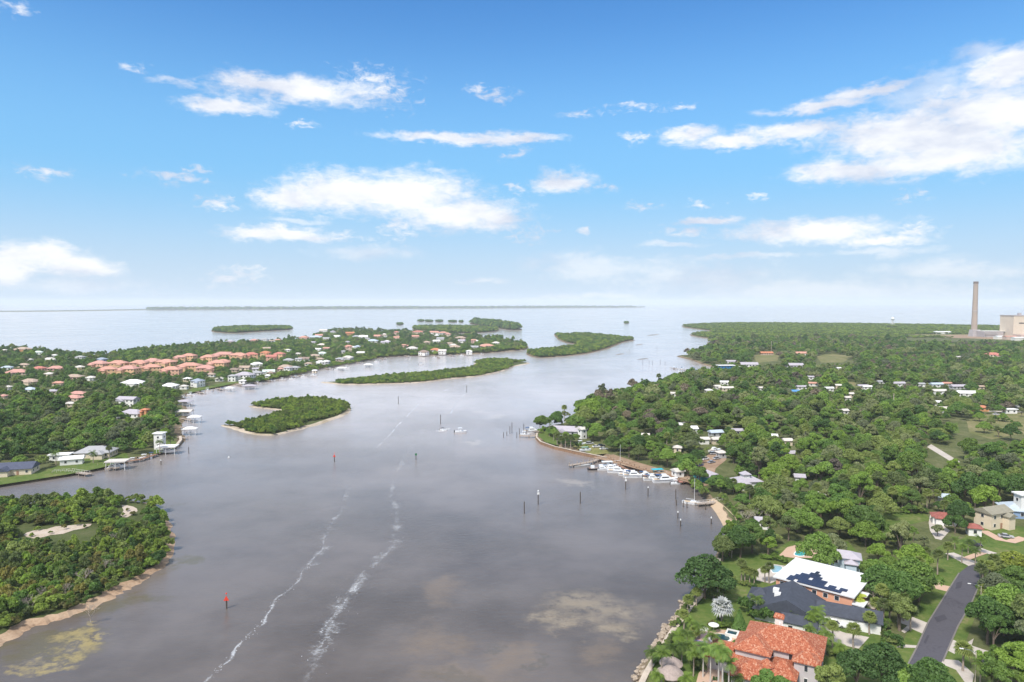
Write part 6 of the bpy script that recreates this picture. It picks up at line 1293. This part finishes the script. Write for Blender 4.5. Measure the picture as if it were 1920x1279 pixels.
film('foam', 'white foam streak running from the bottom edge past the red marker', A_, 1.2, F1, .8, .58, .08)
film('foam', 'broken foam streak along the middle of the river', B_, 4.2, F2, 1.1, .3, .2, .024)
film('foam', 'pale foam film spread round the middle streak', B_[1:12], 8, F3, 2.0, .4, .3, .028)
film('foam', 'pale foam film spreading round the upper left streak', A_[9:], 8, F3, 2.0, .35, .3, .032)
film('foam', 'bright foam patch on the lower bend of the middle streak', [(602,1192),(622,1160),(650,1122),(690,1072)], 4.0, F2, .8, .5, .5, .036)
foam('foam', 'small foam flakes sprinkled along the left streak', A_[:14], 300, .3, .04, .12, lambda t: 1 - .6 * t)
foam('foam', 'small foam flakes sprinkled along the middle streak', B_[:13], 160, 1.3, .03, .1)
W1_ = film_mat('wake_film', .55, .5)
film('wake', 'faint curved wake line leading to the long island', [(700,850),(735,812),(752,790),(772,772),(788,757),(805,745),(840,730),(880,718),(920,709),(955,701)], 1.5, W1_, 1.2, .5, .6)
film('wake', 'second fainter wake line near the tall post', [(800,805),(815,790),(838,780),(858,752),(875,738),(892,730),(905,722)], 1.3, W1_, 1.0, .35, .5)
foam('wake', 'bright wake behind the small moving boat', [(820,808),(828,809),(836,806),(842,803)], 260, .6, .1, .35)

# ------------------------------------------------------------------ landmarks used in the labels
LM += [('the orange-tiled villa',1465,1200),('the dark grey gable roof',1480,1120),('the solar-panelled white roof',1540,1078),('the pink awning',1311,1212),('the villa pool',1350,1196),('the hot tub',1373,1191),('the upper tiki hut',1258,1262),('the silvery blue palm',1353,1130),('the seawall oak',1322,1075),('the green side lawn',1385,1110),
 ('the white station wagon',1566,1173),('the garage wing',1595,1150),('the turquoise pool',1500,1037),('the white deck pool',1455,1067),('the pale blue house',1582,1034),('the road bend',1800,1080),('the lower road',1770,1180),('the upper lamp',1830,1100),('the lower lamp',1820,1240),('the cross street',1880,1055),('the silver car',1886,1008),('the olive-roofed house',1862,952),('the blue-walled house',1915,950),('the maroon-roofed house',1770,962),('the maroon garage',1826,985),('the grove of sabal palms',1700,950),
 ('the gravel path',1770,852),('the dry meadow',1860,800),('the orange shed',1838,761),('the white trailer',1893,765),('the small woods clearing',1560,806),('the sandy beach',1360,970),('the small pier',1325,943),('the cupola house',1397,896),('the teal building',1322,885),('the marina lot',1335,860),('the turquoise canopy',1234,890),('the dark work boat',1115,881),('the finger dock',1090,868),('the point house',1065,803),('the point dock',990,815),('the timber seawall',1060,842),
 ('the blue boat shed',1365,683),('the far dock',1300,693),('the red-roofed far house',1861,663),('the lone utility pole',1675,760),('the white homes strip',1750,722),('the sandy far clearing',1437,672),('the pale far field',1565,671),('the cypress-dark wood centre',1500,860),('the wood edge near the lot',1420,850),('the mid-wood treetops',1600,890),('the right-edge treetops',1900,870),('the dense grove',1480,960),('the shady grove',1560,960),('the right-edge tree line',1905,905),('the wooded slope',1450,770),('the wooded shore bend',1130,770),
 ('the navy-roofed house',32,872),('the flat white house',113,848),('the white gabled house',135,857),('the grey hip-roofed house',180,842),('the long boat lift',220,862),('the railed dock',140,885),('the cluttered dock',265,860),('the flat-topped lift',314,836),('the second lift',356,802),('the outermost lift',365,780),('the white tower house',300,812),('the lavender gable house',240,746),('the pale hip-roofed house',250,772),('the orange pavilion',272,766),('the broad white roof',251,715),('the small white hip roof',319,721),('the blue-grey roofed house',371,712),
 ('the blue two-storey house',192,672),('the orange-walled house',44,653),('the red-roofed house',75,690),('the row of peach townhouses',240,695),('the wide peach townhouse',357,685),('the red-roofed townhouses',465,660),('the bay mangrove island',470,618),('the white-porched house',460,702),('the mangrove flat',420,660),('the peninsula tip',960,648),('the crescent island',540,780),('the long island',820,700),('the far lawn',600,640),('the tan subdivision roofs',60,718),('the pink roofs cluster',145,742),('the flat island',850,619),('the orange far house',656,625),('the white jetty',820,670),('the left-edge trees',20,800),('the bank woods centre',120,800),('the upper bank trees',200,780),('the terracotta peninsula house',817,655),
 ('the sandy clearing',100,998),('the pale sand tip',245,955),('the island point',318,1010),('the curved beach',290,1075),('the beach end',60,1180),('the lower beach',180,1138),('the island left edge',10,1060),('the island centre',150,1060),('the dark island grove',70,960)]
# ------------------------------------------------------------------ woods
def jgrid(poly, sp, jit=.42, margin=0):
    a = np.array(poly); x0, y0 = a.min(0); x1, y1 = a.max(0)
    gx, gy = np.meshgrid(np.arange(x0, x1, sp), np.arange(y0, y1, sp * .9)); gx[::2] += sp * .5
    gx = gx.ravel() + rng.uniform(-jit, jit, gx.size) * sp; gy = gy.ravel() + rng.uniform(-jit, jit, gy.size) * sp
    k = pip(gx, gy, poly); return gx[k], gy[k]
def project_np(x, y, z):
    dz = z - CAMH; dep = y * cos(PITCH) - dz * sin(PITCH); up = y * sin(PITCH) + dz * cos(PITCH)
    return 960 + F * x / dep, 639.5 - F * up / dep, dep
def clear(x, y, g, h, rad, crown=1.0, keep=True, foot=True):
    """True where a plant of height h, crown radius rad may stand"""
    ok = np.ones(len(x), bool)
    if foot:
        for fx, fy, fr in FOOT:
            ok &= (x - fx) ** 2 + (y - fy) ** 2 > (fr + rad * .55) ** 2
    if keep:
        px, pt, d = project_np(x, y, g + h * .94); _, pb, _ = project_np(x, y, np.full(len(x), g)); w = F / d * rad * .8
        for x0, y0, x1, y1, kd in KEEP:
            ok &= ~((px + w > x0) & (px - w < x1) & (pt < y1) & (pb > y0) & (d < kd))
    return ok
def outside(x, y, polys):
    ok = np.ones(len(x), bool)
    for p in polys: ok &= ~pip(x, y, p)
    return ok
def pxpoly(pxs, z): return [tuple(P(*p, z).to_2d()) for p in pxs]
PAL = np.array(COLS)
def palette(x, y, w, seed):
    """colours vary from tree to tree with some drift over the ground"""
    g = np.random.default_rng(seed); n = len(x); p = np.array(w, float); p /= p.sum()
    return g.choice(len(w), n, p=p)
cand = []      # x, y, g, scale, colour index, weight
def wood(poly, sp, g, sc0, sc1, w, seed, excl=(), vis=True):
    x, y = jgrid(poly, sp)
    px, py, d = project_np(x, y, np.full(len(x), float(g) + 4))
    k = (px > -70) & (px < 1990) & (py < 1330) & (d > 60)
    k &= ~((px < 1225) & (py > 1100)) | (px < 400)
    k &= outside(x, y, excl); x, y = x[k], y[k]
    s = rng.uniform(sc0, sc1, len(x)) * (1 + .28 * (rng.random(len(x)) < .12))
    k = clear(x, y, g, 9 * s, 5 * s); s2 = s.copy()
    # where a full-grown tree would hide a house the photo shows, only a low one can stand
    low = ~k & clear(x, y, g, 9 * s * .55, 5 * s * .55)
    s2[low] *= .55; k |= low
    x, y, s2 = x[k], y[k], s2[k]
    c = palette(x, y, w, seed)
    for i in range(len(x)): cand.append((x[i], y[i], g, s2[i], int(c[i])))
mp = LANDS['mainland_ground']['poly']; lp = LANDS['left_bank_ground']['poly']
def band(poly, d0, d1):
    """part of poly between two distances (Sutherland-Hodgman on y)"""
    for lim, sgn in ((d0, 1), (d1, -1)):
        out = []
        for i in range(len(poly)):
            a_, b_ = poly[i - 1], poly[i]; ia, ib = (a_[1] - lim) * sgn > 0, (b_[1] - lim) * sgn > 0
            if ia != ib:
                t_ = (lim - a_[1]) / (b_[1] - a_[1]); out.append((a_[0] + (b_[0] - a_[0]) * t_, lim))
            if ib: out.append(b_)
        poly = out
        if not poly: break
    return poly
wood(band(mp, 90, 430), 7.6, 1.5, .62, 1.25, (30, 20, 17, 17, 14, 2), 1, EXCL)
wood(band(mp, 430, 900), 8.6, 1.5, .65, 1.35, (28, 22, 12, 18, 18, 4), 2, EXCL)
wood(band(mp, 900, 1500), 12.5, 1.5, .95, 1.5, (26, 28, 7, 15, 19, 6), 3, EXCL)
wood(band(lp, 200, 620), 8.2, 1.3, .62, 1.25, (32, 26, 14, 16, 12, 0), 4, EXCL)
wood(band(lp, 620, 1300), 11, 1.3, .7, 1.15, (25, 45, 4, 10, 14, 0), 5, EXCL)
wood(band(lp, 1300, 2600), 17, 1.3, .8, 1.3, (25, 45, 4, 10, 14, 0), 6, EXCL)
cand.sort(key=lambda t_: (t_[0] ** 2 + t_[1] ** 2))
NIND = max(0, 300 - sum(1 for i_ in ITEMS if i_[2] == 'tree'))
for k, (x, y, g, s, c) in enumerate(cand[:NIND]):
    tree(Vector((x, y, g)), random.randrange(6), COLS[c], s, group='broadleaf trees of the woods')
rest = cand[NIND:]
rx = np.array([t_[0] for t_ in rest]); ry = np.array([t_[1] for t_ in rest]); rg = np.array([t_[2] for t_ in rest]); rs = np.array([t_[3] for t_ in rest]); rc = np.array([t_[4] for t_ in rest])
mid = ry < 520; left = rx < -.05 * ry
def woods_obj(name, label, sel, protos, pick):
    n = int(sel.sum())
    if n: scatter(name, label, 'woodland', np.stack([rx[sel], ry[sel], rg[sel]], 1), rng.uniform(0, 6.28, n), np.stack([rs[sel], rs[sel], rs[sel] * rng.uniform(.8, 1.15, n)], 1), pick, protos)
NEARP = [CROWN[(i, c)] for i in range(6) for c in COLS]
for nm, lab, sel in (('woodland', 'dense mixed green woodland standing behind the nearest trees on the right', mid & ~left),):
    woods_obj(nm, lab, sel, NEARP, rng.integers(0, 6, int(sel.sum())) * 6 + rc[sel])
for nm, lab, sel in (('far_woodland', 'far woodland canopy stretching from the marina to the power station', ~mid & ~left), ('bank_woodland', 'dark green tree canopy between the houses of the left bank', left)):
    woods_obj(nm, lab, sel, FARP, rng.integers(0, 5, int(sel.sum())) * 6 + rc[sel])
# the flat mangrove headland far to the right
def cover(name, label, poly, sp, g, sc0, sc1, protos, pickf, excl=(), keep=True, cat='mangrove', zs=1.0, foot=True):
    x, y = jgrid(poly, sp); px, py, d = project_np(x, y, np.full(len(x), float(g)))
    k = (px > -60) & (px < 1980) & outside(x, y, excl)
    x, y = x[k], y[k]; s = rng.uniform(sc0, sc1, len(x))
    k = clear(x, y, g, 3.2 * s * zs, 2.5 * s, keep=keep, foot=foot); x, y, s = x[k], y[k], s[k]
    n = len(x)
    if n: scatter(name, label, cat, np.stack([x, y, np.full(n, g)], 1), rng.uniform(0, 6.28, n), np.stack([s, s, s * zs * rng.uniform(.8, 1.2, n)], 1), pickf(x, y, n), protos)
shp = lambda w: (lambda x, y, n: rng.integers(0, 4, n) * 4 + rng.choice(4, n, p=np.array(w) / sum(w)))
cover('mangrove_headland', 'flat green mangrove headland below the power station', band(mp, 1500, 5200), 11.5, 1.5, 2.3, 3.2, SHP, shp((70, 8, 14, 8)), EXCL, zs=.6)
g_ = .7
cover('mangrove_thicket', 'green mangrove thicket covering the crescent island with sandy edges', LANDS['middle_island_ground']['edge'], 2.9, g_, .75, 1.25, [SHR[(i, c)] for i in range(4) for c in ('mangrove', 'dark green', 'olive green', 'bright green')], lambda x, y, n: rng.integers(0, 4, n) * 4 + rng.choice(4, n, p=(.62, .12, .14, .12)), [pxpoly([(560, 795), (610, 785), (655, 770), (640, 786), (600, 800)], .7)], False)
cover('mangrove_thicket', 'green mangrove thicket along the long narrow island', LANDS['long_island_ground']['edge'], 3.3, g_, .8, 1.35, SHP, shp((60, 14, 14, 12)), [pxpoly([(960, 680), (1000, 678), (1000, 684), (962, 690)], .7), pxpoly([(590, 700), (634, 700), (634, 730), (590, 730)], .7)], False)
cover('mangrove_thicket', 'dark mangrove island beside the river mouth', LANDS['point_island_ground']['edge'], 6, g_, 1.5, 2.4, SHP, shp((52, 30, 10, 8)), (), False)
cover('mangrove_thicket', 'low flat mangrove island behind the peninsula houses', LANDS['flat_island_ground']['edge'], 7.5, g_, 2.6, 3.4, SHP, shp((52, 30, 10, 8)), (), False)
cover('mangrove_thicket', 'dark wooded island at the far river mouth', LANDS['tall_island_ground']['edge'], 9, g_, 3, 5, SHP, shp((20, 70, 4, 6)), (), False, zs=1.3)
cover('mangrove_thicket', 'flat elongated mangrove island in the bay on the left', LANDS['bay_island_ground']['edge'], 8, g_, 2.8, 3.4, SHP, shp((40, 45, 6, 9)), (), False)
for i in range(7):
    cover('mangrove_islet', ['tiny mangrove islet at the left end of the far row', 'small dark islet, second in the far row', 'dark islet in the middle of the far row', 'longest dark islet of the far row', 'tiny islet at the right end of the far row', 'lone small islet behind the peninsula trees', 'small mangrove islet in the river mouth'][i], LANDS['islet%d' % i]['poly'], 3.5, .6, 1.9, 2.5, SHP, shp((20, 70, 4, 6)), (), False)
cover('barrier_island_trees', 'thin dark treeline of the barrier island on the horizon', [p for p in pxpoly([(275, 581.6), (600, 579.6), (900, 578.2), (1100, 577.1), (1212, 576.5), (1100, 576.1), (900, 577), (600, 578.1), (275, 579.6)], 1.5)], 60, 1.5, 8, 13, SHP, shp((20, 70, 4, 6)), (), False, zs=.8)
# mangroves fringing the left bank
for lab, pxs, sp, a_, b_ in (('broad green mangrove flat behind the peach townhouses', [(205, 668), (330, 655), (440, 648), (560, 642), (680, 632), (720, 640), (640, 655), (520, 664), (430, 668), (330, 672), (260, 690), (200, 682)], 9, 2.2, 3.2), ('green mangrove fringe below the peninsula houses', [(640, 682), (690, 672.5), (740, 667.5), (800, 665.5), (850, 664), (905, 661), (900, 657), (840, 658), (760, 658), (700, 661), (640, 668), (600, 680)], 6, 1.5, 2.3), ('dark mangrove edge along the far left bank', [(455,721), (500,713.5), (560,701.5), (600,691.5), (640,684.5), (700,673.5), (695,668), (640,678), (600,685), (560,695), (500,707), (455,715)], 4.5, 1.1, 1.8), ('dark mangrove point at the end of the peninsula', [(905, 661.5), (950, 657.5), (983, 654), (986, 648.5), (960, 643), (920, 637), (895, 642), (905, 652)], 8, 2.2, 3.2)):
    cover('mangrove_fringe', lab, pxpoly(pxs, 1.3), sp, 1.3, a_, b_, SHP, shp((60, 20, 8, 12)), (), True, zs=.8)
# the scrub of the near island: every bush its own
ip_ = LANDS['near_island_ground']['poly']
clears = [pxpoly([(40, 1002), (60, 992), (120, 984), (175, 982), (160, 992), (110, 1004), (60, 1012)], .9), pxpoly([(225, 945), (265, 948), (262, 962), (235, 974), (222, 972)], .9)]
x, y = jgrid(LANDS['near_island_ground']['edge'], 3.1); px, py, d = project_np(x, y, np.full(len(x), 1.0)); k = (px > -25) & (px < 400) & (py < 1300) & outside(x, y, clears)
pts = sorted(zip(x[k], y[k], px[k], py[k]), key=lambda t_: t_[1])
names = {'mangrove': 'green mangrove bush', 'tawny': 'tawny brown bush', 'dark green': 'dark green bush', 'bright green': 'bright green bush', 'olive green': 'olive bush'}
cnt = 0; extra = []
for X, Y, qx, qy in pts:
    fr = qy > 1050
    c = random.choices(list(names), (38, 26 if fr else 10, 16, 12, 26 if fr else 12))[0]
    s = random.uniform(.6, 1.2) * (1.45 if random.random() < .16 else 1)
    if qx < 200 and qy < 985: s *= 1.15
    k1 = np.array([1]); ok_ = clear(np.array([X]), np.array([Y]), .9, 3.0 * s, 2.2 * s, foot=False)[0]
    if not ok_: continue
    if cnt < 300:
        bush(Vector((X, Y, .9)), random.randrange(4), c, s, ('large ' if s > 1.15 else 'small ' if s < .9 else '') + names[c], 'bushes of the near left island', name='mangrove_bush', cat='bush'); cnt += 1
    else: extra.append((X, Y, s, c))
if extra:
    E_ = list(names); n = len(extra)
    scatter('island_scrub', 'remaining scrub at the back of the near left island', 'scrub', [(e[0], e[1], .9) for e in extra], rng.uniform(0, 6.28, n), np.array([[e[2]] * 3 for e in extra]), [random.randrange(4) * 5 + E_.index(e[3]) for e in extra], [SHR[(i, c)] for i in range(4) for c in E_])
for qx, qy, s, i in ((160, 1100, .75, 0), (200, 1075, .6, 1), (60, 1150, .7, 2), (215, 1020, .55, 0), (170, 1165, .6, 1), (75, 1130, .6, 2), (125, 1120, .55, 1), (265, 1020, .5, 2)):
    bare_tree(qx, qy, 'small leafless grey bush', s, .9, i, 'leafless bushes on the near island')
# ------------------------------------------------------------------ labels: what it looks like, what it stands by, and only then its place in the row
ORD = {2: ['leftmost', 'rightmost'], 3: ['leftmost', 'middle', 'rightmost']}
NUM = ['second', 'third', 'fourth', 'fifth', 'sixth', 'seventh', 'eighth']
CNT = 'zero one two three four five six seven eight nine ten'.split()
def ords(n):
    if n in ORD: return ORD[n]
    return ['leftmost'] + [NUM[i] + ' from left' for i in range(n - 2)] + ['rightmost']
def assign():
    groups = {}
    for it in ITEMS:
        o, base, cat, grp, px, py = it
        best = None
        for ph, lx, ly in LM:
            d = math.hypot(px - lx, (py - ly) * 1.8)
            if best is None or d < best[0]: best = (d, ph, lx, ly)
        d, ph, lx, ly = best
        if o.get('label'): continue
        dx, dy = px - lx, (py - ly) * 1.8
        if d < 14: rel = 'beside'
        elif abs(dx) > abs(dy) * 1.2: rel = 'left of' if dx < 0 else 'right of'
        else: rel = 'behind' if dy < 0 else 'in front of'
        groups.setdefault((base, rel, ph), []).append(it)
    for (base, rel, ph), its in groups.items():
        n = len(its)
        rows = [its]
        if n > 5:
            its.sort(key=lambda t_: -t_[5]); k = math.ceil(n / 5); q = math.ceil(n / k); rows = [its[i:i + q] for i in range(0, n, q)]
        for ri, row in enumerate(rows):
            row.sort(key=lambda t_: t_[4])
            for i, it in enumerate(row):
                lab = f'{base} {rel} {ph}'
                rw = '' if len(rows) == 1 else (('nearest row' if ri == 0 else 'farthest row' if ri == len(rows) - 1 else NUM[ri - 1] + ' row'))
                if len(row) > 1 or rw:
                    tail = (ords(len(row))[i] if len(row) > 1 else 'alone') 
                    if rw: tail += ' in ' + rw
                    elif len(row) > 2: tail += ' of ' + CNT[len(row)]
                    lab += ', ' + tail
                w_ = lab.split()
                it[0]['label'] = ' '.join(w_[:16]); it[0]['category'] = it[2]
                if it[3]: it[0]['group'] = it[3]
    for o, base, cat, grp, px, py in ITEMS:
        o['category'] = cat
        if grp: o['group'] = grp
assign()
# ------------------------------------------------------------------ haze
def make_haze():
    m = bpy.data.materials.new('haze'); m.use_nodes = True; nt = m.node_tree; nt.nodes.clear()
    pv = nt.nodes.new('ShaderNodeVolumePrincipled'); pv.inputs['Color'].default_value = (.82, .90, .97, 1)
    pv.inputs['Density'].default_value = 7.5e-5; pv.inputs['Anisotropy'].default_value = -.05
    o = nt.nodes.new('ShaderNodeOutputMaterial'); nt.links.new(pv.outputs[0], o.inputs['Volume'])
    mb = MB(); mb.box(0, 14250, -2, 60100, 31600, 175); ob = mb.build('haze', m); ob['kind'] = 'stuff'
    ob['label'] = 'pale thin haze lying over the river and the bay'; ob['category'] = 'haze'
make_haze()
